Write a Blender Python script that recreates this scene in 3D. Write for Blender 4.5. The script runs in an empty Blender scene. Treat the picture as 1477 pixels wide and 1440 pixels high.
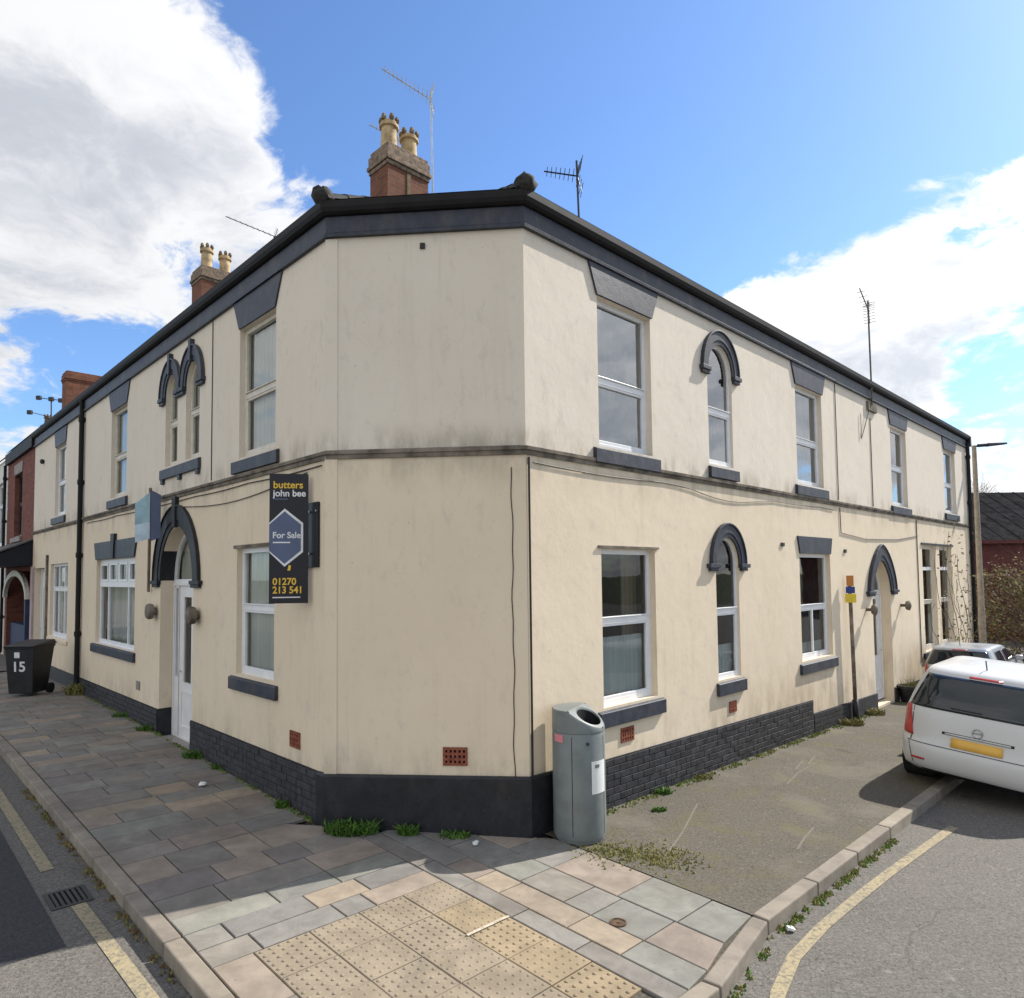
import bpy, bmesh, math, random
from mathutils import Vector, Matrix
from mathutils.geometry import tessellate_polygon
rnd = random.Random(7)
sc = bpy.context.scene
COL = sc.collection
sin, cos, pi, rad = math.sin, math.cos, math.pi, math.radians

# ------------------------------------------------------------------ camera
CAM = Vector((0, 0, 2.5))
cd = bpy.data.cameras.new('camera'); cam = bpy.data.objects.new('camera', cd); COL.objects.link(cam)
PITCH, ROLL = .0505, -.0111
Zh = Vector((0, -sin(PITCH), cos(PITCH))); Xh = Vector((1, 0, 0)); Fw = Vector((0, cos(PITCH), sin(PITCH)))
rt = Xh*cos(ROLL)+Zh*sin(ROLL); up = Zh*cos(ROLL)-Xh*sin(ROLL)
m = Matrix((rt, up, -Fw)).transposed().to_4x4(); m.translation = CAM
cam.matrix_world = m
cd.sensor_fit = 'HORIZONTAL'; cd.sensor_width = 36; cd.lens = 979.5/1477*36; cd.shift_y = 59.9/1477
cd.clip_start = .05; cd.clip_end = 2000
sc.camera = cam

# ------------------------------------------------------------------ light
SUN_AZ, SUN_EL = rad(59.5), rad(41)
SUNV = Vector((sin(SUN_AZ)*cos(SUN_EL), cos(SUN_AZ)*cos(SUN_EL), sin(SUN_EL)))
sl = bpy.data.lights.new('sun', 'SUN'); so = bpy.data.objects.new('sun', sl); COL.objects.link(so)
sl.energy = 3.5; sl.angle = rad(.53); sl.color = (1, .95, .875)
so.rotation_euler = SUNV.to_track_quat('Z', 'Y').to_euler(); so.location = (30, 20, 40)
w = bpy.data.worlds.new('World'); sc.world = w; w.use_nodes = True
wn, wl = w.node_tree.nodes, w.node_tree.links
wn.clear()
def N(t, **k):
    n = wn.new(t)
    for a, b in k.items(): setattr(n, a, b)
    return n
BLOBS = ((-46, 38, 25, .23), (-29, 28, 12, .17), (-45, 18, 20, .13), (-46, 6, 14, .13), (21, 13, 13, .27), (34, 15, 17, .20), (82, 22, 32, .36), (-115, 35, 60, .24), (180, 35, 60, .22), (12, 44, 26, -.38), (-6, 44, 19, -.32), (40, 50, 24, -.36))  # the widest banks, behind the camera, are unseen, added as fill for shaded walls
wo = N('ShaderNodeOutputWorld'); bg = N('ShaderNodeBackground'); bg.inputs['Strength'].default_value = .1
sky = N('ShaderNodeTexSky', sky_type='NISHITA', sun_disc=False, sun_elevation=SUN_EL, sun_rotation=SUN_AZ, air_density=1.0, dust_density=.4, ozone_density=2.2)
tc = N('ShaderNodeTexCoord')
def wmath(op, a, b=None, c=None):
    n = N('ShaderNodeMath', operation=op)
    for i, v in enumerate((a, b, c)):
        if v is None: continue
        if isinstance(v, (int, float)): n.inputs[i].default_value = v
        else: wl.new(v, n.inputs[i])
    return n.outputs[0]
sx = N('ShaderNodeSeparateXYZ'); wl.new(tc.outputs['Generated'], sx.inputs[0])
zz = wmath('ADD', wmath('MAXIMUM', sx.outputs[2], 0.0), .30)
cv = N('ShaderNodeCombineXYZ'); wl.new(wmath('DIVIDE', sx.outputs[0], zz), cv.inputs[0]); wl.new(wmath('DIVIDE', sx.outputs[1], zz), cv.inputs[1])
def wnoise(scale, detail, rough, dist=0, off=(0, 0, 0)):
    mp = N('ShaderNodeMapping'); wl.new(cv.outputs[0], mp.inputs[0]); mp.inputs['Location'].default_value = off
    n = N('ShaderNodeTexNoise'); n.inputs['Scale'].default_value = scale; n.inputs['Detail'].default_value = detail
    n.inputs['Roughness'].default_value = rough; n.inputs['Distortion'].default_value = dist
    wl.new(mp.outputs[0], n.inputs['Vector']); return n.outputs[0]
def wblob(az, el, width):                                      # a cloud bank around one direction
    v = Vector((sin(rad(az))*cos(rad(el)), cos(rad(az))*cos(rad(el)), sin(rad(el))))
    d = N('ShaderNodeVectorMath', operation='DOT_PRODUCT'); wl.new(tc.outputs['Generated'], d.inputs[0]); d.inputs[1].default_value = v
    r = N('ShaderNodeMapRange', interpolation_type='SMOOTHSTEP'); wl.new(d.outputs['Value'], r.inputs[0])
    r.inputs[1].default_value = cos(rad(width)); r.inputs[2].default_value = cos(rad(width*.25)); return r.outputs[0]
warp = N('ShaderNodeTexNoise'); warp.inputs['Scale'].default_value = 3.2; warp.inputs['Detail'].default_value = 4; wl.new(cv.outputs[0], warp.inputs['Vector'])
wsub = N('ShaderNodeVectorMath', operation='SUBTRACT'); wl.new(warp.outputs['Color'], wsub.inputs[0]); wsub.inputs[1].default_value = (.5, .5, .5)
wsc = N('ShaderNodeVectorMath', operation='SCALE'); wl.new(wsub.outputs[0], wsc.inputs[0]); wsc.inputs['Scale'].default_value = .22
wad = N('ShaderNodeVectorMath', operation='ADD'); wl.new(cv.outputs[0], wad.inputs[0]); wl.new(wsc.outputs[0], wad.inputs[1]); cv = wad
n1 = wnoise(2.0, 10, .60, .15, (3.1, 1.7, 0)); n2 = wnoise(7.5, 8, .62, .3, (1, 8, 0))
dens = wmath('ADD', n1, wmath('MULTIPLY', wmath('SUBTRACT', n2, .5), .62))
blobs = None
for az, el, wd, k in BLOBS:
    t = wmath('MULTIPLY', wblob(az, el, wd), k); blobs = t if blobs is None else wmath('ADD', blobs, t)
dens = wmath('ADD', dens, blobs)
mk = N('ShaderNodeMapRange', interpolation_type='SMOOTHSTEP'); wl.new(dens, mk.inputs[0]); mk.inputs[1].default_value = .57; mk.inputs[2].default_value = .70
thick = N('ShaderNodeMapRange'); wl.new(dens, thick.inputs[0]); thick.inputs[1].default_value = .66; thick.inputs[2].default_value = 1.0
sh = N('ShaderNodeMapRange', interpolation_type='SMOOTHSTEP'); wl.new(wmath('ADD', wnoise(2.6, 8, .62, .3, (9, 3, 0)), wmath('MULTIPLY', thick.outputs[0], .16)), sh.inputs[0]); sh.inputs[1].default_value = .46; sh.inputs[2].default_value = .72
gam = N('ShaderNodeVectorMath', operation='DOT_PRODUCT'); wl.new(tc.outputs['Generated'], gam.inputs[0]); gam.inputs[1].default_value = SUNV
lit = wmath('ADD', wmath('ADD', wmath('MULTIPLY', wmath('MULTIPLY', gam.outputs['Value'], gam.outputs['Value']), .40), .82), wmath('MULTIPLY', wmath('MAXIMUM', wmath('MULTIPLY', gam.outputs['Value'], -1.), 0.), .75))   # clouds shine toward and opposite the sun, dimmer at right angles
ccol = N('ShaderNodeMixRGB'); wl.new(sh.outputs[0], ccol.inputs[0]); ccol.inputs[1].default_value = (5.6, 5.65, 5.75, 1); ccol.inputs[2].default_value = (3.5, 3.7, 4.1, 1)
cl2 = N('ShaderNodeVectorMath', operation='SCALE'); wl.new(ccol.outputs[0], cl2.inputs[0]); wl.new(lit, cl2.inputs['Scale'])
tint = N('ShaderNodeVectorMath', operation='MULTIPLY'); wl.new(sky.outputs[0], tint.inputs[0]); tint.inputs[1].default_value = (.72, .88, 1.08)
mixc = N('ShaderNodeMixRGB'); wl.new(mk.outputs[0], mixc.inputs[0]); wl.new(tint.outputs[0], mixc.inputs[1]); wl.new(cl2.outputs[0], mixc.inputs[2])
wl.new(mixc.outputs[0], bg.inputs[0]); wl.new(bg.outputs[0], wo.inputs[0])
sc.view_settings.view_transform = 'Standard'; sc.view_settings.look = 'None'
sc.view_settings.exposure = 1.0; sc.view_settings.gamma = 1; sc.view_settings.use_curve_mapping = False

# ------------------------------------------------------------------ materials
def srgb(r, g, b):
    return tuple(((c/255+.055)/1.055)**2.4 if c > 10 else c/255/12.92 for c in (r, g, b))
class Mat:
    def __init__(s, name):
        s.m = bpy.data.materials.new(name); s.m.use_nodes = True; s.n = s.m.node_tree.nodes; s.l = s.m.node_tree.links
        s.b = s.n['Principled BSDF']; s.pos = s.n.new('ShaderNodeNewGeometry').outputs['Position']
        s.oc = s.n.new('ShaderNodeTexCoord').outputs['Object']; s.rand = s.n.new('ShaderNodeObjectInfo').outputs['Random']
    def put(s, sock, v):
        if isinstance(v, (int, float)): sock.default_value = v
        elif isinstance(v, tuple): sock.default_value = v if len(v) == len(sock.default_value) else v+(1,)
        else: s.l.new(v, sock)
    def noise(s, scale, detail=5, rough=.55, vec=None, stretch=(1, 1, 1), dist=0):
        mp = s.n.new('ShaderNodeMapping'); s.l.new(vec or s.pos, mp.inputs[0]); mp.inputs['Scale'].default_value = stretch
        t = s.n.new('ShaderNodeTexNoise'); t.inputs['Scale'].default_value = scale; t.inputs['Detail'].default_value = detail
        t.inputs['Roughness'].default_value = rough; t.inputs['Distortion'].default_value = dist
        s.l.new(mp.outputs[0], t.inputs['Vector']); return t.outputs[0]
    def math(s, op, a, b=0.0, c=0.0):
        n = s.n.new('ShaderNodeMath'); n.operation = op; s.put(n.inputs[0], a); s.put(n.inputs[1], b); s.put(n.inputs[2], c); return n.outputs[0]
    def ramp(s, v, a, b):
        n = s.n.new('ShaderNodeMapRange'); n.interpolation_type = 'SMOOTHSTEP'; s.put(n.inputs[0], v)
        lo, hi, o0, o1 = (a, b, 0., 1.) if a < b else (b, a, 1., 0.)
        n.inputs[1].default_value = lo; n.inputs[2].default_value = hi; n.inputs[3].default_value = o0; n.inputs[4].default_value = o1; return n.outputs[0]
    def mix(s, f, a, b, mode='MIX'):
        n = s.n.new('ShaderNodeMixRGB'); n.blend_type = mode; s.put(n.inputs[0], f); s.put(n.inputs[1], a); s.put(n.inputs[2], b); return n.outputs[0]
    def sep(s, v):
        n = s.n.new('ShaderNodeSeparateXYZ'); s.l.new(v, n.inputs[0]); return n.outputs
    def crack(s, scale, width, warp=.35):      # thin irregular crack lines, 0..1
        mp = s.n.new('ShaderNodeTexNoise'); mp.inputs['Scale'].default_value = scale*2.2; mp.inputs['Detail'].default_value = 6; s.l.new(s.pos, mp.inputs['Vector'])
        v = s.n.new('ShaderNodeVectorMath'); v.operation = 'MULTIPLY_ADD'; s.l.new(mp.outputs['Color'], v.inputs[0]); v.inputs[1].default_value = (warp,)*3; s.l.new(s.pos, v.inputs[2])
        t = s.n.new('ShaderNodeTexVoronoi'); t.feature = 'DISTANCE_TO_EDGE'; t.inputs['Scale'].default_value = scale; s.l.new(v.outputs[0], t.inputs['Vector'])
        return s.math('MULTIPLY', s.ramp(t.outputs['Distance'], width, 0.), s.ramp(s.noise(scale*.8, 3, .5), .46, .60))
    def bump(s, h, strength=.3, dist=.01):
        n = s.n.new('ShaderNodeBump'); n.inputs['Strength'].default_value = strength; n.inputs['Distance'].default_value = dist
        s.l.new(h, n.inputs['Height']); s.l.new(n.outputs[0], s.b.inputs['Normal'])
    def fin(s, col, rough=.8, spec=.3, metal=0.):
        s.put(s.b.inputs['Base Color'], col); s.put(s.b.inputs['Roughness'], rough); s.put(s.b.inputs['Specular IOR Level'], spec); s.put(s.b.inputs['Metallic'], metal)
        return s.m
def scale3(c, k): return tuple(min(1, x*k) for x in c)
def simple(name, col, rough=.7, spec=.3, var=.18, scale=6, bump=.15, bscale=90, metal=0., obj=False, randv=0.):
    a = Mat(name); vec = a.oc if obj else a.pos
    n = a.noise(scale, 6, .6, vec)
    c = a.mix(a.ramp(n, .3, .7), scale3(col, 1-var), scale3(col, 1+var))
    if randv: c = a.mix(1., c, a.mix(a.rand, (1-randv,)*3, (1+randv,)*3), 'MULTIPLY')
    if bump: a.bump(a.noise(bscale, 4, .6, vec), bump, .004)
    return a.fin(c, a.math('ADD', a.math('MULTIPLY', n, .2), rough-.1), spec, metal)
MT = {}
def render_mat():
    a = Mat('cream_render'); P = a.sep(a.pos); z = P[2]
    up_ = a.ramp(z, 3.68, 3.74)
    base = a.mix(up_, (.75, .635, .475), (.74, .66, .545))
    big = a.noise(.7, 5, .6); c = a.mix(a.math('MULTIPLY', a.ramp(big, .35, .7), .4), base, a.mix(up_, (.66, .54, .385), (.67, .585, .475)))
    st = a.noise(2.6, 6, .65, stretch=(1.6, 1.6, .13)); c = a.mix(a.math('MULTIPLY', a.ramp(st, .52, .74), .12), c, (.36, .30, .22))
    fine = a.noise(9, 6, .7, stretch=(1, 1, .55)); c = a.mix(a.math('MULTIPLY', a.ramp(fine, .55, .78), .25), c, (.40, .33, .24)); c = a.mix(a.math('MULTIPLY', a.ramp(a.noise(5.5, 7, .72, stretch=(1, 1, .6), dist=.4), .54, .70), .30), c, (.47, .43, .37))
    # grime creeping up and down from the string course and up from the plinth
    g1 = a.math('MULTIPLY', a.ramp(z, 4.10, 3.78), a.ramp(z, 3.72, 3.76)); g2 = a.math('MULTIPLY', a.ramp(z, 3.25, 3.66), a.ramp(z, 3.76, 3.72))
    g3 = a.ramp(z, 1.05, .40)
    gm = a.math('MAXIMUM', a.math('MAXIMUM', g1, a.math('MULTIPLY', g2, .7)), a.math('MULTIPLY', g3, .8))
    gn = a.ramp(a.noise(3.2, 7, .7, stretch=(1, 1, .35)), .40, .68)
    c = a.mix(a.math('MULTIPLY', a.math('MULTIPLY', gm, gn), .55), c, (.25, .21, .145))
    spots = a.ramp(a.noise(26, 3, .5), .70, .76); c = a.mix(a.math('MULTIPLY', spots, .28), c, (.22, .19, .15))
    c = a.mix(a.math('MULTIPLY', a.crack(.75, .003), .10), c, (.20, .17, .13))
    drip = a.noise(5.5, 5, .6, stretch=(2.2, 2.2, .07)); c = a.mix(a.math('MULTIPLY', a.math('MULTIPLY', a.ramp(drip, .58, .70), a.ramp(a.noise(.9, 2, .5), .48, .62)), .14), c, (.33, .25, .15))
    h = a.math('ADD', a.math('MULTIPLY', a.noise(120, 3, .6), .25), a.math('ADD', a.math('MULTIPLY', a.noise(3.5, 4, .5), 2.2), a.math('MULTIPLY', a.noise(18, 4, .6), .5)))
    a.bump(h, .26, .010)
    return a.fin(c, .88, .2)
def asphalt(name, dark, light, moss=0.):
    a = Mat(name)
    sp = a.noise(150, 2, .6); c = a.mix(a.ramp(sp, .35, .72), dark, light)
    sp2 = a.noise(420, 1, .5); c = a.mix(a.math('MULTIPLY', a.ramp(sp2, .60, .68), .55), c, scale3(light, 1.9))
    big = a.noise(.55, 6, .62); c = a.mix(a.math('MULTIPLY', a.ramp(big, .35, .72), .5), c, scale3(dark, 1.25))
    md = a.noise(38, 3, .6); c = a.mix(a.math('MULTIPLY', a.ramp(md, .40, .70), .55), c, scale3(light, 1.15)); c = a.mix(a.math('MULTIPLY', a.ramp(a.noise(55, 2, .5), .56, .66), .6), c, scale3(dark, .6))
    st = a.noise(1.6, 7, .68, dist=.6); c = a.mix(a.math('MULTIPLY', a.ramp(st, .60, .72), .45), c, scale3(light, 1.25))
    oil = a.noise(2.3, 4, .5, dist=.3); c = a.mix(a.math('MULTIPLY', a.ramp(oil, .64, .76), .5), c, scale3(dark, .55))
    c = a.mix(a.math('MULTIPLY', a.crack(.55, .007, .5), .35), c, scale3(dark, .4)); c = a.mix(a.math('MULTIPLY', a.ramp(a.noise(14, 3, .5), .68, .72), .35), c, scale3(light, 1.7))
    if moss: c = a.mix(a.math('MULTIPLY', a.ramp(a.noise(1.8, 8, .72), .48, .66), moss), c, (.115, .105, .045)); c = a.mix(a.math('MULTIPLY', a.ramp(a.noise(.8, 5, .6, dist=.5), .50, .64), .4), c, (.175, .155, .12))
    a.bump(a.math('ADD', sp, a.math('MULTIPLY', a.noise(35, 3, .5), .6)), .5, .006)
    return a.fin(c, .9, .25)
def s_pos(a): return a.pos
def slab_mat(name, col, q=1.):
    a = Mat(name)
    n = a.noise(4.5, 7, .65, dist=.5); c = a.mix(a.ramp(n, .3, .72), scale3(col, .80), scale3(col, 1.14))
    c = a.mix(a.math('MULTIPLY', a.ramp(a.noise(1.1, 5, .6), .45, .75), .35), c, scale3(col, .62))
    c = a.mix(a.math('MULTIPLY', a.ramp(a.noise(60, 3, .6), .60, .75), .3), c, scale3(col, .6))
    c = a.mix(a.math('MULTIPLY', a.ramp(a.noise(.9, 6, .65, s_pos(a)), .42, .70), .45*q), c, (.115, .098, .078))
    c = a.mix(1., c, a.mix(a.rand, (1-.14*q, 1-.14*q, 1-.12*q), (1+.10*q, 1+.09*q, 1+.06*q)), 'MULTIPLY')
    c = a.mix(a.math('MULTIPLY', a.ramp(a.noise(24, 2, .5), .70, .74), .45), c, scale3(col, .45)); c = a.mix(a.math('MULTIPLY', a.ramp(a.noise(2.2, 6, .7, s_pos(a), dist=.8), .55, .70), .4), c, (.15, .135, .11))
    a.bump(a.math('ADD', a.noise(70, 4, .6), a.math('MULTIPLY', a.noise(12, 3, .5), 2.)), .28, .004)
    return a.fin(c, .85, .25)
def brick_mat(name, c1, c2, mortar, scale=1., ang=0.):
    a = Mat(name); mp = a.n.new('ShaderNodeMapping'); mp.vector_type = 'TEXTURE'; a.l.new(a.pos, mp.inputs[0]); mp.inputs['Rotation'].default_value = (0, 0, ang)
    s = a.sep(mp.outputs[0]); cb = a.n.new('ShaderNodeCombineXYZ'); a.l.new(a.math('ADD', s[0], s[1]), cb.inputs[0]); a.l.new(s[2], cb.inputs[1])
    t = a.n.new('ShaderNodeTexBrick'); a.l.new(cb.outputs[0], t.inputs['Vector']); t.inputs['Scale'].default_value = scale
    t.inputs['Color1'].default_value = c1+(1,); t.inputs['Color2'].default_value = c2+(1,); t.inputs['Mortar'].default_value = mortar+(1,)
    t.inputs['Mortar Size'].default_value = .006; t.inputs['Brick Width'].default_value = .225; t.inputs['Row Height'].default_value = .075
    c = a.mix(a.math('MULTIPLY', a.ramp(a.noise(5, 6, .65), .45, .75), .6), t.outputs[0], scale3(c1, .35))
    inv = a.math('SUBTRACT', 1., t.outputs['Fac']); a.bump(a.math('ADD', inv, a.math('MULTIPLY', a.noise(60), .3)), .5, .008)
    return a.fin(c, .85, .2)
def worn_line(name, col, under):
    a = Mat(name); n = a.noise(30, 7, .75); m_ = a.math('MULTIPLY', a.ramp(n, .36, .56), .85); big = a.ramp(a.noise(2.2, 4, .6), .35, .7)
    c = a.mix(m_, under, col); c = a.mix(a.math('MULTIPLY', big, .35), c, scale3(under, 1.3))
    c = a.mix(a.math('MULTIPLY', a.ramp(a.noise(160, 2, .5), .5, .7), .4), c, under)
    return a.fin(c, .85, .25)
def glass_mat(name, tint, ior=1.5, rough=.012, wav=.06):
    a = Mat(name); a.n.remove(a.b); out = a.n['Material Output']
    tr = a.n.new('ShaderNodeBsdfTransparent'); tr.inputs[0].default_value = tint+(1,)
    gl = a.n.new('ShaderNodeBsdfGlossy'); gl.inputs['Roughness'].default_value = rough; gl.inputs[0].default_value = (.95, .97, 1, 1)
    bp = a.n.new('ShaderNodeBump'); bp.inputs['Strength'].default_value = wav; bp.inputs['Distance'].default_value = .02
    a.l.new(a.noise(2.2, 2, .4), bp.inputs['Height']); a.l.new(bp.outputs[0], gl.inputs['Normal'])
    fr = a.n.new('ShaderNodeFresnel'); fr.inputs[0].default_value = ior; mx = a.n.new('ShaderNodeMixShader')
    a.l.new(fr.outputs[0], mx.inputs[0]); a.l.new(tr.outputs[0], mx.inputs[1]); a.l.new(gl.outputs[0], mx.inputs[2]); a.l.new(mx.outputs[0], out.inputs[0])
    return a.m
def car_glass():
    a = Mat('car_glass'); c = a.mix(a.ramp(a.noise(1.5), .4, .6), (.008, .011, .014), (.02, .026, .03)); return a.fin(c, .04, .6)
def curtain_mat(name, col):
    a = Mat(name); n = a.noise(4, 3, .5, stretch=(5, 5, .2)); c = a.mix(a.ramp(n, .3, .7), scale3(col, .84), col)
    a.bump(n, .4, .02); return a.fin(c, .9, .1)
MT['render'] = render_mat()
def paint_mat(name, col, dust, k):
    a = Mat(name); n = a.noise(7, 6, .6); c = a.mix(a.ramp(n, .3, .7), scale3(col, .7), scale3(col, 1.25))
    c = a.mix(a.math('MULTIPLY', a.ramp(a.noise(4.5, 7, .7, stretch=(1, 1, .5)), .46, .70), k), c, dust)
    c = a.mix(a.math('MULTIPLY', a.ramp(a.noise(34, 5, .65), .64, .70), .55), c, scale3(dust, 1.7))
    a.bump(a.math('ADD', a.noise(40, 4, .6), a.math('MULTIPLY', a.noise(9, 3, .5), 1.5)), .35, .005); return a.fin(c, a.math('ADD', a.math('MULTIPLY', n, .3), .38), .4)
MT['paint'] = paint_mat('slate_paint', (.032, .037, .052), (.095, .09, .085), .55)
MT['paint_black'] = paint_mat('black_paint', (.013, .014, .017), (.045, .042, .038), .45)
MT['plinth_brick'] = simple('painted_brick', (.034, .034, .038), .6, .35, .45, 11, .5, 70, randv=.14)
MT['plinth_joint'] = simple('painted_joint', (.027, .027, .030), .75, .2, .3)
MT['upvc'] = simple('white_plastic_frame', (.76, .76, .76), .35, .4, .05, 5, 0)
MT['upvc_old'] = simple('cream_painted_frame', (.62, .57, .47), .5, .35, .1, 8, .1)
MT['glass'] = glass_mat('window_glass', (.87, .89, .87), 1.5); MT['glass_coated'] = glass_mat('coated_window_glass', (.80, .86, .86), 3.5, wav=.12)
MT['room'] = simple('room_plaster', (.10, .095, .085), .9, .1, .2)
MT['net'] = curtain_mat('net_curtain', (.68, .70, .655)); MT['drape'] = curtain_mat('drape', (.30, .24, .16)); MT['blind'] = curtain_mat('pale_blind', (.62, .60, .52))
MT['string'] = simple('weathered_string_course', (.17, .145, .115), .85, .2, .5, 5, .3, 40)
MT['slate'] = simple('roof_slate', (.055, .06, .07), .6, .35, .3, 9, .4, 20)
MT['gutter'] = simple('black_gutter', (.013, .012, .012), .62, .22, .3, 5, .05)
MT['hip'] = simple('mossy_hip_tile', (.035, .034, .030), .8, .2, .5, 14, .5, 50)
MT['terracotta'] = simple('terracotta', (.23, .075, .045), .8, .2, .3, 20, .3); MT['hole'] = simple('vent_hole', (.012, .010, .009), .9, .1, .1, 5, 0)
MT['stock'] = brick_mat('chimney_brick', (.22, .085, .048), (.15, .06, .038), (.15, .12, .09), 1., rad(45)); MT['stock_old'] = simple('weathered_brick_band', (.21, .155, .11), .85, .2, .45, 14, .5, 40)
MT['pot'] = simple('buff_chimney_pot', (.46, .34, .19), .8, .2, .35, 7, .3, 30); MT['pot_dark'] = simple('sooty_pot_rim', (.17, .13, .075), .85, .2, .4, 12, .3, 30)
MT['redbrick'] = brick_mat('red_brick', (.24, .075, .05), (.17, .055, .04), (.14, .11, .09), 1., rad(45))
MT['redbrick_dark'] = brick_mat('dark_red_brick', (.15, .045, .04), (.11, .035, .033), (.09, .07, .06))
MT['sheet'] = simple('grey_sheet_roof', (.03, .029, .03), .95, .0, .35, 3, .1)
MT['alu'] = simple('aluminium', (.55, .56, .58), .4, .5, .1, 9, .05, metal=.7); MT['dark_metal'] = simple('dark_metal', (.03, .03, .032), .5, .4, .2)
MT['concrete'] = simple('concrete_post', (.30, .26, .205), .85, .2, .2, 8, .3)
MT['road'] = asphalt('road_asphalt', (.075, .070, .062), (.19, .175, .152)); MT['footway'] = asphalt('footway_asphalt', (.058, .051, .040), (.140, .125, .098), .6)
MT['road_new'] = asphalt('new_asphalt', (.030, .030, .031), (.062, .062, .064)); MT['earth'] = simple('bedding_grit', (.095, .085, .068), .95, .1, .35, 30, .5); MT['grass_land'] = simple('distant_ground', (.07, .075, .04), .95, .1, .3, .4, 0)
MT['slab_blue'] = slab_mat('blue_grey_stone', (.232, .220, .198)); MT['slab_grey'] = slab_mat('mid_grey_stone', (.228, .208, .180)); MT['slab_green'] = slab_mat('green_grey_stone', (.232, .228, .198))
MT['slab_pink'] = slab_mat('pink_buff_stone', (.300, .248, .200)); MT['slab_buff'] = slab_mat('warm_buff_stone', (.335, .275, .205)); MT['slab_mauve'] = slab_mat('mauve_stone', (.232, .205, .182))
MT['kerb'] = slab_mat('kerb_stone', (.27, .235, .19)); MT['tactile'] = slab_mat('buff_tactile', (.272, .223, .160), .10); MT['tactile_y'] = slab_mat('yellow_buff_tactile', (.292, .228, .145), .12)
MT['yellow_line'] = worn_line('worn_yellow_paint', (.40, .33, .19), (.15, .135, .11)); MT['white_scuff'] = worn_line('white_scuff', (.56, .51, .42), (.30, .24, .16))
MT['pale_scuff'] = worn_line('pale_scuff', (.175, .16, .13), (.12, .107, .085)); MT['rust'] = simple('rusty_iron', (.10, .065, .04), .85, .2, .4, 30, .4, 60); MT['bin'] = simple('grey_bin_plastic', (.158, .176, .170), .42, .4, .13, 5, .08); MT['bin_dark'] = simple('bin_inside', (.012, .012, .013), .7, .2, .2)
MT['paper'] = simple('white_notice', (.72, .73, .70), .6, .3, .06); MT['pinklab'] = simple('pink_sticker', (.62, .22, .24), .6, .3, .08)
MT['wheelie'] = simple('black_bin_plastic', (.016, .016, .018), .45, .4, .25, 5, .1); MT['white_print'] = simple('white_print', (.72, .71, .70), .6, .2, .1)
MT['board'] = simple('board_black', (.010, .009, .014), .4, .4, .2, 4, 0); MT['board_slate'] = simple('board_slate_blue', (.10, .125, .20), .5, .3, .06); MT['print_yellow'] = simple('yellow_print', (.75, .48, .06), .5, .3, .05)
MT['teal'] = simple('teal_board', (.32, .48, .54), .5, .3, .15, 5, 0); MT['teal_pale'] = simple('pale_blue_board', (.52, .64, .72), .5, .3, .15, 6, 0); MT['wood'] = simple('grey_wood_post', (.25, .19, .13), .8, .2, .25)
MT['car_white'] = simple('white_car_paint', (.56, .56, .54), .25, .5, .03, 2, 0); MT['car_silver'] = simple('silver_car_paint', (.42, .44, .47), .25, .5, .04, 2, 0, metal=.4)
MT['car_glass'] = car_glass(); MT['tail'] = simple('red_lamp_lens', (.42, .035, .03), .2, .5, .2, 9, 0); MT['tyre'] = simple('tyre_rubber', (.018, .018, .018), .8, .2, .2); MT['seam'] = simple('panel_gap', (.03, .03, .03), .8, .2, .1, 5, 0)
MT['plate'] = simple('yellow_plate', (.72, .42, .08), .5, .4, .05, 5, 0); MT['trim'] = simple('black_trim', (.02, .02, .022), .5, .3, .2)
MT['chrome'] = simple('chrome', (.5, .5, .52), .25, .5, .05, 5, 0, metal=.9)
MT['sign_blue'] = simple('sign_blue', (.03, .05, .22), .5, .3, .05); MT['sign_yellow'] = simple('sign_yellow', (.68, .52, .05), .5, .3, .08); MT['sign_orange'] = simple('sign_orange', (.45, .18, .05), .5, .3, .1)
MT['weed'] = simple('weed_green', (.075, .15, .025), .7, .2, .4, 25, 0); MT['weed_dry'] = simple('dry_weed', (.20, .18, .06), .8, .2, .4, 25, 0)
MT['moss'] = simple('moss', (.17, .165, .06), .95, .1, .45, 22, .6, 60)
MT['leaf_brown'] = simple('russet_leaf', (.15, .095, .045), .8, .2, .45, 3, 0); MT['leaf_olive'] = simple('olive_leaf', (.16, .155, .05), .75, .2, .45, 3, 0); MT['twig'] = simple('bare_twig', (.14, .105, .075), .9, .1, .3)
MT['door_white'] = simple('white_door', (.74, .73, .71), .35, .4, .04, 5, 0); MT['cable'] = simple('black_cable', (.03, .028, .025), .6, .3, .2, 5, 0)
MT['canopy'] = simple('canopy_black', (.012, .013, .020), .6, .3, .2); MT['canopy_top'] = simple('canopy_felt', (.10, .098, .095), .8, .2, .3); MT['bluepanel'] = simple('blue_painted_panel', (.035, .05, .10), .6, .3, .2); MT['pinkjamb'] = simple('lilac_painted_jamb', (.44, .34, .33), .7, .2, .1)
MT['roof_brown'] = simple('brown_roof_tile', (.19, .12, .065), .8, .2, .3, 9, .4, 30); MT['stone'] = simple('grey_lintel_stone', (.30, .27, .25), .85, .2, .2)

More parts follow.
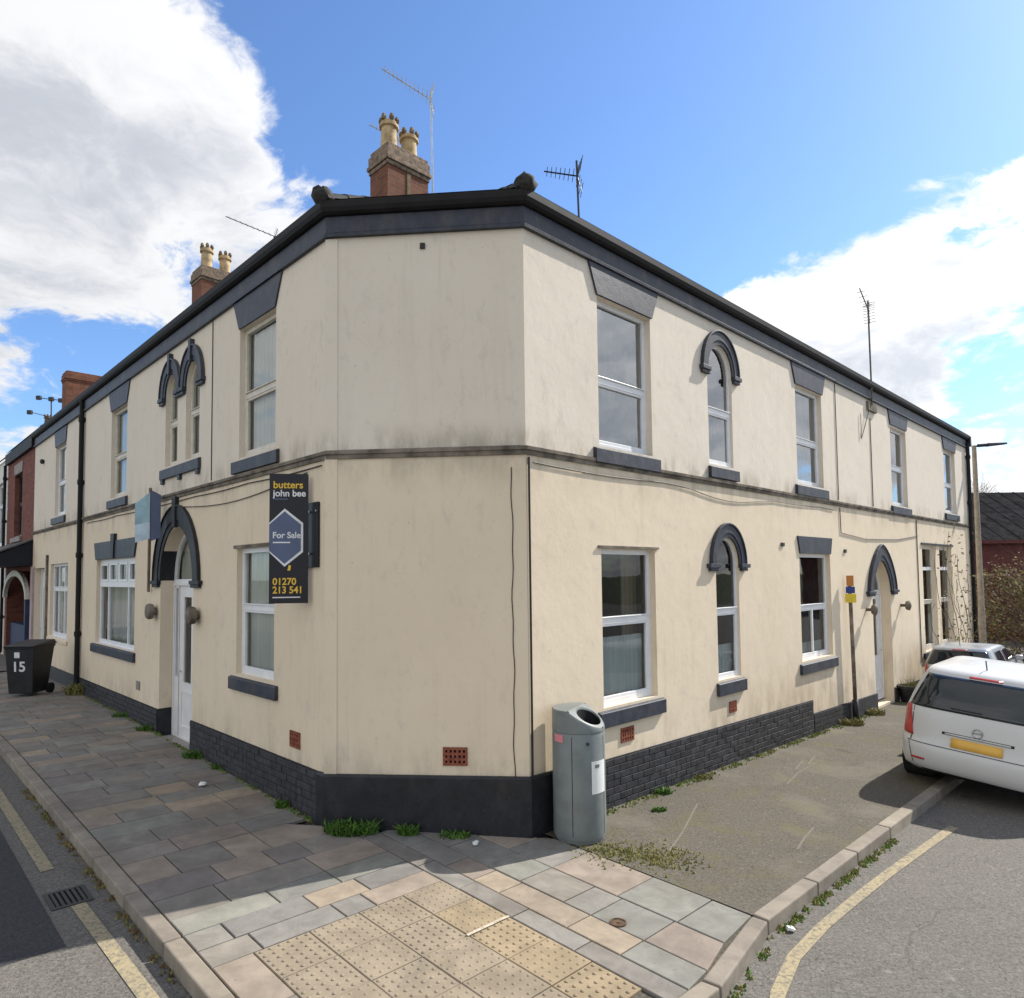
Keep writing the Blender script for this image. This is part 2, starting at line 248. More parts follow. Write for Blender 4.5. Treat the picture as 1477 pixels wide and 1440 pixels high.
# ------------------------------------------------------------------ mesh helpers
def empty(name, loc=(0, 0, 0), rotz=0., label=None, cat=None, group=None, kind=None):
    o = bpy.data.objects.new(name, None); COL.objects.link(o); o.location = loc; o.rotation_euler = (0, 0, rotz); o.empty_display_size = .2
    return tag(o, label, cat, group, kind)
def tag(o, label=None, cat=None, group=None, kind=None):
    for k, v in (('label', label), ('category', cat), ('group', group), ('kind', kind)):
        if v: o[k] = v
    return o
WORLD_PARENTED = {}
def link(name, me, mat, parent=None, local=False):
    o = bpy.data.objects.new(name, me); COL.objects.link(o)
    if mat is not None and not me.materials: me.materials.append(mat)
    if parent is not None:
        o.parent = parent
        if not local:
            root = parent; T = Matrix.Identity(4)
            chain = []
            while root: chain.append(root); root = root.parent
            for c in reversed(chain): T = T @ c.matrix_parent_inverse @ c.matrix_basis
            o.matrix_parent_inverse = T.inverted()
    return o
class MB:
    def __init__(s): s.v = []; s.f = []
    def quadgrid(s, rows):
        b = len(s.v); nr, nc = len(rows), len(rows[0])
        for r in rows: s.v += [tuple(p) for p in r]
        for i in range(nr-1):
            for j in range(nc-1): s.f.append((b+i*nc+j, b+i*nc+j+1, b+(i+1)*nc+j+1, b+(i+1)*nc+j))
    def poly(s, pts): b = len(s.v); s.v += [tuple(p) for p in pts]; s.f.append(tuple(range(b, b+len(pts))))
    def hexa(s, p):      # 8 points: bottom 4, top 4
        b = len(s.v); s.v += [tuple(q) for q in p]
        s.f += [tuple(b+i for i in q) for q in ((3, 2, 1, 0), (4, 5, 6, 7), (0, 1, 5, 4), (1, 2, 6, 5), (2, 3, 7, 6), (3, 0, 4, 7))]
    def box(s, x0, x1, y0, y1, z0, z1): s.hexa([(x0, y0, z0), (x1, y0, z0), (x1, y1, z0), (x0, y1, z0), (x0, y0, z1), (x1, y0, z1), (x1, y1, z1), (x0, y1, z1)])
    def prism(s, a, b_):   # two matching loops
        b = len(s.v); n = len(a); s.v += [tuple(p) for p in a]+[tuple(p) for p in b_]
        s.f.append(tuple(range(b+n-1, b-1, -1))); s.f.append(tuple(range(b+n, b+2*n)))
        for i in range(n): j = (i+1) % n; s.f.append((b+i, b+j, b+n+j, b+n+i))
    def tube(s, pts, r, n=6, r2=None):
        pts = [Vector(p) for p in pts]; b = len(s.v); k = len(pts)
        for i, p in enumerate(pts):
            d = (pts[min(i+1, k-1)]-pts[max(i-1, 0)]).normalized(); a = d.cross(Vector((0, 0, 1)) if abs(d.z) < .9 else Vector((1, 0, 0))).normalized(); c = d.cross(a)
            rr = r if r2 is None else r+(r2-r)*i/(k-1)
            for j in range(n): t = 2*pi*j/n; s.v.append(tuple(p+(a*cos(t)+c*sin(t))*rr))
        for i in range(k-1):
            for j in range(n): s.f.append((b+i*n+j, b+i*n+(j+1) % n, b+(i+1)*n+(j+1) % n, b+(i+1)*n+j))
        s.f.append(tuple(b+j for j in range(n))); s.f.append(tuple(b+(k-1)*n+j for j in reversed(range(n))))
    def lathe(s, c, prof, n=20, axis=None):    # prof: (r, h)
        c = Vector(c); A = Vector(axis or (0, 0, 1)).normalized(); U = A.orthogonal().normalized(); V = A.cross(U); b = len(s.v)
        for r, h in prof:
            for j in range(n): t = 2*pi*j/n; s.v.append(tuple(c+A*h+(U*cos(t)+V*sin(t))*r))
        for i in range(len(prof)-1):
            for j in range(n): s.f.append((b+i*n+j, b+i*n+(j+1) % n, b+(i+1)*n+(j+1) % n, b+(i+1)*n+j))
        s.f.append(tuple(b+j for j in reversed(range(n)))); e = b+(len(prof)-1)*n; s.f.append(tuple(e+j for j in range(n)))
    def mesh(s, name, smooth=False, weld=False):
        me = bpy.data.meshes.new(name); me.from_pydata(s.v, [], s.f); me.update()
        bm = bmesh.new(); bm.from_mesh(me)
        if weld: bmesh.ops.remove_doubles(bm, verts=bm.verts, dist=1e-4)
        bmesh.ops.recalc_face_normals(bm, faces=bm.faces)
        bm.to_mesh(me); bm.free()
        if smooth:
            for p in me.polygons: p.use_smooth = True
        return me
    def build(s, name, mat, parent=None, smooth=False, bevel=0., local=False, weld=False, angle=None):
        me = s.mesh(name, smooth, weld)
        o = link(name, me, mat, parent, local)
        if bevel: b = o.modifiers.new('bevel', 'BEVEL'); b.width = bevel; b.segments = 2; b.limit_method = 'ANGLE'
        if smooth and angle:
            me.polygons.foreach_set('use_smooth', [True]*len(me.polygons)); me.set_sharp_from_angle(angle=rad(angle))
        return o
# ------------------------------------------------------------------ frames of the three facades
class Fr:
    def __init__(s, C, d):
        s.C = Vector(C); s.d = Vector(d); n = Vector((d[1], -d[0])); s.n = n if n.dot(-s.C) > 0 else -n
    def P(s, a, z, o=0.): q = s.C+s.d*a+s.n*o; return Vector((q.x, q.y, z))
    def box(s, mb, s0, s1, z0, z1, o0, o1, sl=0.):    # sl: fall of z per metre of s
        mb.hexa([s.P(s0, z0-sl*s0, o0), s.P(s1, z0-sl*s1, o0), s.P(s1, z0-sl*s1, o1), s.P(s0, z0-sl*s0, o1), s.P(s0, z1-sl*s0, o0), s.P(s1, z1-sl*s1, o0), s.P(s1, z1-sl*s1, o1), s.P(s0, z1-sl*s0, o1)])
    def prism(s, mb, pts, o0, o1): mb.prism([s.P(a, z, o0) for a, z in pts], [s.P(a, z, o1) for a, z in pts])
    def ring(s, mb, outer, inner, o0, o1, closed=True):
        n = len(outer); b = len(mb.v)
        for o in (o0, o1):
            for L_ in (outer, inner): mb.v += [tuple(s.P(a, z, o)) for a, z in L_]
        for i in range(n if closed else n-1):
            j = (i+1) % n
            A, B, C_, D = 0, n, 2*n, 3*n
            mb.f += [(b+C_+i, b+C_+j, b+D+j, b+D+i), (b+A+j, b+A+i, b+B+i, b+B+j), (b+A+i, b+A+j, b+C_+j, b+C_+i), (b+B+j, b+B+i, b+D+i, b+D+j)]
        if not closed:
            for i in (0, n-1): mb.f.append((b+i, b+n+i, b+3*n+i, b+2*n+i))
thL = .7748; aR = pi/2-.0016-thL; PHI = -.0874
cl = Vector((-1.8597, 6.8181)); crr = cl+2.0113*Vector((cos(PHI), sin(PHI)))
L = Fr(cl, (-sin(thL), cos(thL))); R = Fr(crr, (sin(aR), cos(aR))); C = Fr(cl, (cos(PHI), sin(PHI)))
CW = 2.0113
def inter(F1, o1, F2, o2):
    p = F1.C+F1.n*o1; q = F2.C+F2.n*o2; d1, d2 = F1.d, F2.d; den = d1.x*d2.y-d1.y*d2.x; r = q-p
    t = (r.x*d2.y-r.y*d2.x)/den; return p+d1*t
def gz(x, y=0):
    if x < -6.5: return .208+(-6.5-x)*.006
    if x > 7: return -.224-(min(x, 40)-7)*.006
    return -.032*x
def onG(F, s_, o, dz=0.): q = F.P(s_, 0, o); q.z = gz(q.x)+dz; return q
def sweep(mb, prof, sL, sR):     # profile (o, z) carried round the chamfered corner
    rows = []
    for o, z in prof:
        a = L.P(sL, z, o); b = inter(L, o, C, o); c = inter(C, o, R, o); d = R.P(sR, z, o)
        rows.append([a, Vector((b.x, b.y, z)), Vector((c.x, c.y, z)), d])
    mb.quadgrid(rows); mb.poly([r[0] for r in rows]); mb.poly([r[-1] for r in rows][::-1])
def arch_pts(s0, s1, zs, rise, z0=None, n=14, point=0.):   # point > 0: gothic   # closed outline (s,z), counterclockwise from bottom
    c, r = (s0+s1)/2, (s1-s0)/2; pts = []
    for i in range(n+1):
        t = pi*i/n; h = sin(t) if not point else (1-abs(cos(t))**1.5)**.6; pts.append((c+r*cos(t), zs+rise*h))
    if z0 is not None: pts = [(s0, z0), (s1, z0)]+pts
    return pts
def rect(s0, s1, z0, z1): return [(s0, z0), (s1, z0), (s1, z1), (s0, z1)]
def inset(pts, w_):
    n = len(pts); out = []
    for i in range(n):
        p, c, q = Vector(pts[i-1]), Vector(pts[i]), Vector(pts[(i+1) % n])
        d1 = (c-p); d2 = (q-c)
        if d1.length < 1e-6: d1 = d2
        if d2.length < 1e-6: d2 = d1
        n1 = Vector((-d1.y, d1.x)).normalized(); n2 = Vector((-d2.y, d2.x)).normalized(); b = n1+n2
        if b.length < 1e-5: b = n1
        b.normalize(); k = w_/max(.35, b.dot(n1)); out.append((c.x+b.x*k, c.y+b.y*k))
    return out
def facade(mb, F, outer, holes, depth):
    loops = [[Vector((a, z, 0)) for a, z in outer]]+[[Vector((a, z, 0)) for a, z in h[0]] for h in holes]
    flat = [p for lp in loops for p in lp]; b = len(mb.v)
    mb.v += [tuple(F.P(p.x, p.y, 0)) for p in flat]
    for t in tessellate_polygon(loops): mb.f.append(tuple(b+i for i in t))
    for h in holes:
        pts, d = h[0], h[1] or depth; n = len(pts)
        b = len(mb.v); mb.v += [tuple(F.P(a, z, 0)) for a, z in pts]+[tuple(F.P(a, z, -d)) for a, z in pts]
        for i in range(n): j = (i+1) % n; mb.f.append((b+i, b+j, b+n+j, b+n+i))

# ------------------------------------------------------------------ ground, road, footways
def sheet(name, x0, x1, y0, y1, st, dz, mat, label=None):
    xs = []; x = x0
    while x < x1-1e-6: xs.append(x); x += st
    xs.append(x1); mb = MB(); mb.quadgrid([[(x, y, gz(x)+dz) for x in xs] for y in (y0, y1)]); o = mb.build(name, mat); tag(o, label, None, None, 'structure'); return o
sheet('road', -60, 60, -40, 60, .5, -.105, MT['road'], 'worn grey asphalt road curving round the corner')
g = MB(); g.poly([(-900, -900, -.75), (900, -900, -.75), (900, 900, -.75), (-900, 900, -.75)]); tag(g.build('ground', MT['grass_land']), 'open ground to the horizon', None, None, 'structure')
def strip(name, F, s0, s1, o0, o1, st, dz, mat, label=None, kind='structure', parent=None):
    n = max(1, int((s1-s0)/st)); mb = MB(); mb.quadgrid([[onG(F, s0+(s1-s0)*i/n, o, dz) for i in range(n+1)] for o in (o0, o1)])
    o = mb.build(name, mat, parent); tag(o, label, None, None, kind); return o
KC = []      # outer line of the footway round the corner, in L coordinates (s, d)
for i in range(13):
    t = i/12; p0, p1, p2, p3 = Vector((-2.3, 1.87)), Vector((-3.7, 1.87)), Vector((-4.02, .75)), Vector((-3.98, -.45))
    KC.append((1-t)**3*p0+3*t*(1-t)**2*p1+3*t*t*(1-t)*p2+t**3*p3)
KC.append(Vector((-3.86, -.95))); KC.append(Vector((-3.81, -1.46)))
pav = MB()
loop = [(15., .0), (15., 1.80)]+[(p.x+.04*(p.x < -3.5), p.y-.04) for p in KC]+[(-1.6, -1.46), (-1.53, -1.31), (0, 0)]
tri = tessellate_polygon([[Vector((a, b, 0)) for a, b in loop]])
pav.v = [tuple(onG(L, a, b, -.022)) for a, b in loop]; pav.f = [tuple(t) for t in tri]
pavement = pav.build('pavement', MT['earth']); tag(pavement, 'stone flag pavement in shade along the left wall and round the corner', None, None, 'structure')
strip('footway', R, .15, 22, .0, 2.16, .5, .0, MT['footway'], 'patchy grey asphalt footway beside the sunlit wall')
strip('far_pavement', L, 15, 60, .0, 1.8, 1., 0., MT['slab_grey'], 'pavement running on past the far houses')
# flags: each one a part of the pavement
def clip(poly, a, b, c):          # keep a*s+b*d+c >= 0
    out = []
    for i in range(len(poly)):
        p, q = poly[i-1], poly[i]; fp, fq = a*p[0]+b*p[1]+c, a*q[0]+b*q[1]+c
        if fp >= 0: out.append(p) if not (out and out[-1] == p) else None
        if fp*fq < 0: t = fp/(fp-fq); out.append((p[0]+(q[0]-p[0])*t, p[1]+(q[1]-p[1])*t))
    res = []
    for p in out:
        if not res or (abs(p[0]-res[-1][0])+abs(p[1]-res[-1][1])) > 1e-4: res.append(p)
    return res
def area(p): return .5*sum(p[i-1][0]*p[i][1]-p[i][0]*p[i-1][1] for i in range(len(p)))
def flag(poly, mat, name='paving_slab', parent=None, gap=.005, tilt=.003):
    if len(poly) < 3: return None
    if area(poly) < 0: poly = poly[::-1]
    if abs(area(poly)) < .012: return None
    base = inset(poly, gap); top = inset(poly, gap+.005); dz = rnd.uniform(-.0025, .0025); tx, ty = rnd.uniform(-tilt, tilt), rnd.uniform(-tilt, tilt)
    cx = sum(p[0] for p in poly)/len(poly); cy = sum(p[1] for p in poly)/len(poly)
    def V(p, h): q = onG(L, p[0], p[1]); q.z += h+dz+tx*(p[0]-cx)+ty*(p[1]-cy); return q
    n = len(poly); mb = MB(); b0 = [V(p, -.03) for p in base]; b1 = [V(p, -.004) for p in base]; b2 = [V(p, 0) for p in top]
    mb.v = [tuple(p) for p in b0+b1+b2]
    for k in (0, n):
        for i in range(n): j = (i+1) % n; mb.f.append((k+i, k+j, k+n+j, k+n+i))
    mb.f.append(tuple(range(2*n, 3*n)))
    return mb.build(name, mat, parent or pavement)
COLS = ['slab_blue']*5+['slab_grey']*5+['slab_green']*3+['slab_pink']*3+['slab_mauve']*3+['slab_buff']*2
ch_n = (1.31, -1.53); ch_k = (ch_n[0]**2+ch_n[1]**2)**.5      # chamfer line through (0,0) and (-1.53,-1.31) in L coords
CHA, CHB = -ch_n[0]/ch_k, -ch_n[1]/ch_k
def keep(poly):
    poly = clip(poly, CHA, CHB, -.012)
    return poly
SPECIAL = {(-.18, .30): 'slab_pink', (1.0, 1.35): 'slab_pink', (-1.19, -.92): 'slab_green', (-1.45, -1.19): 'slab_buff', (-1.7, -1.45): 'slab_blue'}
s_ = -1.70; first = [-1.45, -1.19, -.92, -.55, -.18, .30, .65, 1.0, 1.35, 1.68, 2.0, 2.35]
edges = [-1.70]+first
while edges[-1] < 14.6: edges.append(edges[-1]+rnd.choice((.30, .33, .36, .40)))
for i in range(len(edges)-1):
    a, b = edges[i], edges[i+1]; d = -.10 if b < .1 else .012; cut = [d]
    while cut[-1] < 1.742-.25:
        cut.append(min(1.742, cut[-1]+rnd.choice((.32, .45, .52, .62, .78))*(1 if i else .8)))
    if 1.742-cut[-1] > .01: cut[-1] = 1.742 if 1.742-cut[-1] < .22 else cut[-1]
    if cut[-1] < 1.74: cut.append(1.742)
    for j in range(len(cut)-1):
        mt = rnd.choice(COLS)
        sp = SPECIAL.get((a, b))
        if sp and rnd.random() < .55: mt = sp
        p = [(a, cut[j]), (b, cut[j]), (b, cut[j+1]), (a, cut[j+1])]
        if b < .4: p = keep(p)
        flag(p, MT[mt])
# strips on the sunny side of the corner, running along s
def kerb_s(d):          # inner edge of the kerb (s) at offset d, from the curve
    best = -4.0
    for i in range(len(KC)-1):
        p, q = KC[i], KC[i+1]
        if min(p.y, q.y) <= d <= max(p.y, q.y) and abs(p.y-q.y) > 1e-5:
            t = (d-p.y)/(q.y-p.y); best = min(p.x, p.x) and (p.x+(q.x-p.x)*t)
    return best+.125
for d0, d1, cuts in ((-.29, -.10, (-1.35, -1.9, -2.5, -3.1)), (-.56, -.29, (-.5, -.95, -1.5, -1.85, -2.16, -2.87, -3.34)), (-.95, -.56, (-.7, -1.2, -1.75, -2.13, -2.6, -2.87, -3.34)), (-1.455, -.95, (-1.1, -1.6, -2.13, -2.82, -3.36))):
    cs = list(cuts)
    if cs[0] < -.3: cs = [0.0]+cs
    kend = min(kerb_s(d0), kerb_s(d1)); kmax = max(kerb_s(d0), kerb_s(d1))
    for a, b in zip(cs, cs[1:]+[None]):
        if b is None: p = [(a, d0), (kerb_s(d0), d0), (kerb_s(d1), d1), (a, d1)]
        else: p = [(a, d0), (b, d0), (b, d1), (a, d1)]
        mt = rnd.choice(['slab_blue', 'slab_green', 'slab_pink', 'slab_grey', 'slab_buff', 'slab_green'])
        if (a, d0) in ((-1.85, -.56), (-2.87, -.56), (-2.13, -1.455)): mt = 'slab_buff' if d0 > -1 else 'slab_pink'
        if (a, d0) in ((-2.82, -1.455), (-3.36, -1.455)): mt = 'slab_green'
        flag(keep(p), MT[mt])
for a, b in ((-1.70, -2.3), (-2.3, -2.75)): flag([(a, 1.475), (b, 1.475), (b, 1.742 if b > -2.5 else 1.70), (a, 1.742)], MT['slab_pink' if a > -2 else 'slab_grey'])
# tactile flags: 400 mm squares with blisters
def tactile(s0, d0, mat, w_=.385, sz=.39):
    o = flag([(s0, d0), (s0-w_, d0), (s0-w_, d0+sz), (s0, d0+sz)], mat, 'tactile_slab', gap=.0012, tilt=.001)
    mb = MB(); k = 6
    for i in range(k):
        for j in range(k):
            c = onG(L, s0-w_*(i+.5)/k, d0+sz*(j+.5)/k, .0005); b = len(mb.v)
            for r, h in ((.0140, 0), (.0085, .0055)):
                for q in range(7): t = 2*pi*q/7; mb.v.append((c.x+r*cos(t), c.y+r*sin(t), c.z+h))
            for q in range(7): mb.f.append((b+q, b+(q+1) % 7, b+7+(q+1) % 7, b+7+q))
            mb.f.append(tuple(b+7+q for q in range(7)))
    x = mb.build('blister_studs', mat, o, smooth=True); x['kind'] = 'stuff'
for i in range(5):
    for j in range(4):
        s0, d0 = -1.705-.39*i, -.095+.392*j
        if d0+.39 > 1.1 and i >= 4: continue
        if i >= 4 and j >= 2: continue
        tactile(s0, d0, MT['tactile_y'] if (j == 0 and i >= 1) else MT['tactile'])
w1 = MB(); w1.quadgrid([[onG(L, s, d, .0075) for s in (-2.475, -2.502)] for d in (-.09, .05, .2, .31)]); tag(w1.build('road_marking', MT['white_scuff'], None), 'short white paint scuff across the yellow tactile slabs', None, None, 'structure')
# kerbs
kerb = empty('kerb', onG(L, 0, 1.8), label='stone kerb edging the pavement and footway', kind='structure')
def kerb_stone(p0, p1, q0, q1, h=.0):        # outer line p, inner line q
    mb = MB(); mb.hexa([p0-Vector((0, 0, .16)), p1-Vector((0, 0, .16)), q1-Vector((0, 0, .16)), q0-Vector((0, 0, .16)), p0, p1, q1, q0]); mb.build('kerb_stone', MT['kerb'], kerb, bevel=.012)
s0 = 15.
while s0 > -2.25:
    l_ = .9; s1 = max(-2.3, s0-l_); dz = rnd.uniform(-.004, .004); g_ = .006
    kerb_stone(onG(L, s0-g_, 1.87, dz+.006), onG(L, s1+g_, 1.87, dz+.006), onG(L, s0-g_, 1.748, dz+.006), onG(L, s1+g_, 1.748, dz+.006)); s0 = s1
def offs(i, dist):
    p = KC[i]; a = KC[max(0, i-1)]; b = KC[min(len(KC)-1, i+1)]; t = (b-a).normalized(); n = Vector((-t.y, t.x)); n = n if n.dot(Vector((-2.5, 0))-p) > 0 else -n; return p+n*dist
for i in range(0, len(KC)-1, 2):
    j = min(i+2, len(KC)-1); a, b, c, d = KC[i], KC[j], offs(i, .12), offs(j, .12); e = (b-a)*.012
    if i in (10, 12) or True: kerb_stone(onG(L, a.x+e.x, a.y+e.y, .006), onG(L, b.x-e.x, b.y-e.y, .006), onG(L, c.x+e.x, c.y+e.y, .006), onG(L, d.x-e.x, d.y-e.y, .006))
s0 = .15
while s0 < 21:
    s1 = s0+.92; dz = rnd.uniform(-.005, .005)
    kerb_stone(onG(R, s0+.006, 2.28, .008+dz), onG(R, s1-.006, 2.28, .008+dz), onG(R, s0+.006, 2.155, .008+dz), onG(R, s1-.006, 2.155, .008+dz)); s0 = s1
# yellow lines
def ribbon(name, pts, w_, mat, dz, label):
    mb = MB(); rows = [[], []]
    for i, p in enumerate(pts):
        t = (pts[min(i+1, len(pts)-1)]-pts[max(0, i-1)]).normalized(); n = Vector((-t.y, t.x))
        for k, sg in enumerate((-.5, .5)): q = p+n*w_*sg; rows[k].append((q.x, q.y, gz(q.x)+dz))
    mb.quadgrid(rows); o = mb.build(name, mat); tag(o, label, None, None, 'structure')
ptsL = [L.P(s, 0, 2.15).xy for s in [30-i*.494 for i in range(61)]]
ribbon('road_marking', [p for p in ptsL if (L.d.dot(p-L.C)) > .37], .10, MT['yellow_line'], -.100, 'yellow line beside the left kerb, beyond the drain')
ribbon('road_marking', [L.P(.01-i*.4, 0, 2.10-.008*i).xy for i in range(10)], .10, MT['yellow_line'], -.100, 'yellow line beside the left kerb, near side of the drain')
pr = []
for s, d in ((-2.6, 4.6), (-2.0, 3.75), (-1.5, 3.2), (-1.0, 2.86), (-.5, 2.64), (0, 2.53), (.6, 2.50), (1.2, 2.51), (1.9, 2.53), (2.7, 2.57), (3.4, 2.61), (3.8, 2.63)): pr.append(R.P(s, 0, d).xy)
ribbon('road_marking', pr, .09, MT['yellow_line'], -.100, 'worn yellow line curving along the sunlit kerb')
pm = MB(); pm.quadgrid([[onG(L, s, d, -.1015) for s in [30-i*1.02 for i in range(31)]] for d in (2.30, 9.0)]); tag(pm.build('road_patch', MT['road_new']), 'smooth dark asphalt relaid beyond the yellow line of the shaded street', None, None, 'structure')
for pts in (((1135, 1132), (1150, 1116), (1178, 1100)), ((1148, 1110), (1158, 1098)), ((1166, 1103), (1176, 1090)), ((1150, 1226), (1160, 1210), (1174, 1194)), ((960, 1236), (985, 1200), (1006, 1160))):
    q = []
    for x, y in pts:
        d_ = Fw+rt*((x-738.5)/979.5)-up*((y-779.9)/979.5); z = 0.
        for _ in range(12): t_ = (z-2.5)/d_.z; z = gz(d_.x*t_)
        q.append(Vector((d_.x*t_, d_.y*t_)))
    ribbon('road_marking', q, .022, MT['pale_scuff'], .004, 'faint pale scuff across the asphalt footway')
# gully grate
gr = empty('drain_grate', onG(L, .19, 2.13, -.105), label='iron gully grate in the road between two lengths of yellow line', cat='drain')
def slab8(mb, a0, a1, d0, d1, z0, z1): mb.hexa([onG(L, a, b, z) for z in (z0, z1) for a, b in ((a0, d0), (a1, d0), (a1, d1), (a0, d1))])
mb = MB()
for q in ((.02, .05, 1.99, 2.27), (.33, .36, 1.99, 2.27), (.05, .33, 1.99, 2.02), (.05, .33, 2.24, 2.27)): slab8(mb, *q, -.12, -.097)
mb.build('grate_frame', MT['dark_metal'], gr)
mb = MB()
for i in range(6): d = 2.03+i*.036; slab8(mb, .05, .33, d, d+.02, -.12, -.098)
mb.build('grate_bars', MT['dark_metal'], gr)
mb = MB(); mb.poly([onG(L, a, b, -.1015) for a, b in ((.04, 2.0), (.34, 2.0), (.34, 2.26), (.04, 2.26))]); mb.build('grate_pit', MT['hole'], gr)

# ------------------------------------------------------------------ windows and doors
def out_face(o, F):      # turn a pane to face the street
    me = o.data; me.update(); n = me.polygons[0].normal
    if n.x*F.n.x+n.y*F.n.y < 0: me.flip_normals()
    return o
def frame_window(par, F, pts, dep, fw, rails=(), bars=(), curtain=None, fmat='upvc', net_z=None, drape=None, fo=.05):
    """window part: frame mesh with rails; panes and curtains under it. pts: outline; rails: z; bars: (s, z0, z1)"""
    mb = MB(); inn = inset(pts, fw); F.ring(mb, inset(pts, -.002), inn, -dep-fo, -dep+.006)
    ss = [p[0] for p in inn]; zs = [p[1] for p in inn]; sa, sb, za, zb = min(ss), max(ss), min(zs), max(zs)
    for r in rails:
        F.box(mb, sa-.004, sb+.004, r-.035, r+.035, -dep-fo+.004, -dep+.012)
        F.box(mb, sa-.002, sb+.002, r+.035, r+.048, -dep-fo+.004, -dep+.03)
    for b, z0, z1 in bars: F.box(mb, b-.02, b+.02, z0, z1, -dep-fo+.006, -dep+.008)
    # lower sash: a slimmer inner frame
    if rails:
        r = rails[0]; F.ring(mb, rect(sa-.002, sb+.002, za-.002, r-.033), rect(sa+.035, sb-.035, za+.035, r-.06), -dep-fo+.01, -dep+.004)
    wdw = mb.build('window', MT[fmat], par, bevel=.004)
    gmb = MB(); gmb.poly([F.P(a, z, -dep-.022) for a, z in inset(pts, fw-.004)]); out_face(gmb.build('window_pane', MT['glass_coated' if F is R and za > 3 else 'glass'], wdw), F)
    if curtain:
        c = MB(); z1 = net_z or zb; n = 40
        c.quadgrid([[F.P(sa-.03+(sb-sa+.06)*i/n, z, -dep-.085+.008*sin(i*1.9)+.006*sin(i*.7)) for i in range(n+1)] for z in (za-.02, z1)]); c.build('curtain', MT[curtain], wdw, smooth=True)
    if drape:
        for a, b in drape:
            c = MB(); n = 10; c.quadgrid([[F.P(a+(b-a)*i/n, z, -dep-.20+.03*sin(i*2.1)) for i in range(n+1)] for z in (za-.02, zb+.02)]); c.build('drape', MT['drape'], wdw, smooth=True)
    return wdw
def sill(par, F, s0, s1, z, h=.15, o=.045, mat='paint', dep=.08, feet=()):
    mb = MB(); mb.hexa([F.P(s0, z-h, .001), F.P(s1, z-h, .001), F.P(s1, z-h, o), F.P(s0, z-h, o), F.P(s0, z+.012, .001), F.P(s1, z+.012, .001), F.P(s1, z-.004, o), F.P(s0, z-.004, o)])
    for a, b in feet: F.box(mb, a, b, z-h-.07, z-h, .002, o-.004)
    mb.build('window_sill', MT[mat], par, bevel=.006)
    mb = MB(); F.box(mb, s0+.11, s1-.11, z+.002, z+.035, -dep-.02, -.004); mb.build('sill_board', MT['upvc'], par)
def lintel(par, F, s0, s1, z0, z1, flare=.10, o=.022, mat='paint'):
    mb = MB(); F.prism(mb, [(s0, z0), (s1, z0), (s1+flare, z1), (s0-flare, z1)], .001, o); mb.build('lintel', MT[mat], par, bevel=.004)
def hood(par, F, s0, s1, zs, rise, wid, dep, foot=.09, key=False, o=.04, point=0., mat='paint', bandz=.16):
    inn = arch_pts(s0+.006, s1-.006, zs, rise-.006, n=18, point=point); out = arch_pts(s0-wid, s1+wid, zs, rise+wid*1.15, n=18, point=point); mid = arch_pts(s0-wid*.32, s1+wid*.32, zs, rise+wid*.36, n=18, point=point)
    mb = MB(); F.ring(mb, out, mid, .001, o, closed=False); F.ring(mb, mid, inn, -dep, o-.014, closed=False)
    F.ring(mb, arch_pts(s0-wid-.022, s1+wid+.022, zs, rise+wid*1.15+.024, n=18, point=point), out, .001, o+.018, closed=False)
    for a, b in ((s0-wid-foot, s0+.012), (s1-.012, s1+wid+foot)):
        F.box(mb, a, b, zs-.055, zs, .001, o+.028); F.box(mb, a+foot*.5, b-foot*.5 if a > s0 else b, zs-.10, zs-.055, .001, o+.008)
    if key: kw = .045 if wid < .2 else .07; F.prism(mb, [((s0+s1)/2-kw*.8, zs+rise-.02), ((s0+s1)/2+kw*.8, zs+rise-.02), ((s0+s1)/2+kw, zs+rise+wid*1.15+(.10 if wid < .2 else .14)), ((s0+s1)/2-kw, zs+rise+wid*1.15+(.10 if wid < .2 else .14))], .002, o+.025)
    mb.build('hood_mould', MT[mat], par, bevel=.004)
    return
def air_brick(par, F, s0, s1, z0, z1, mat='terracotta', nx=5, nz=3):
    mb = MB(); bx, bz = (s1-s0)/(nx*2+1), (z1-z0)/(nz*2+1)
    for i in range(nx+1): F.box(mb, s0+2*i*bx, s0+(2*i+1)*bx, z0, z1, .0015, .014)
    for j in range(nz+1): F.box(mb, s0+.001, s1-.001, z0+2*j*bz, z0+(2*j+1)*bz, .0012, .0125)
    o = mb.build('air_brick', MT[mat], par); b = MB(); b.poly([F.P(s0, z0, .001), F.P(s1, z0, .001), F.P(s1, z1, .001), F.P(s0, z1, .001)]); b.build('air_brick_back', MT['hole'], o)
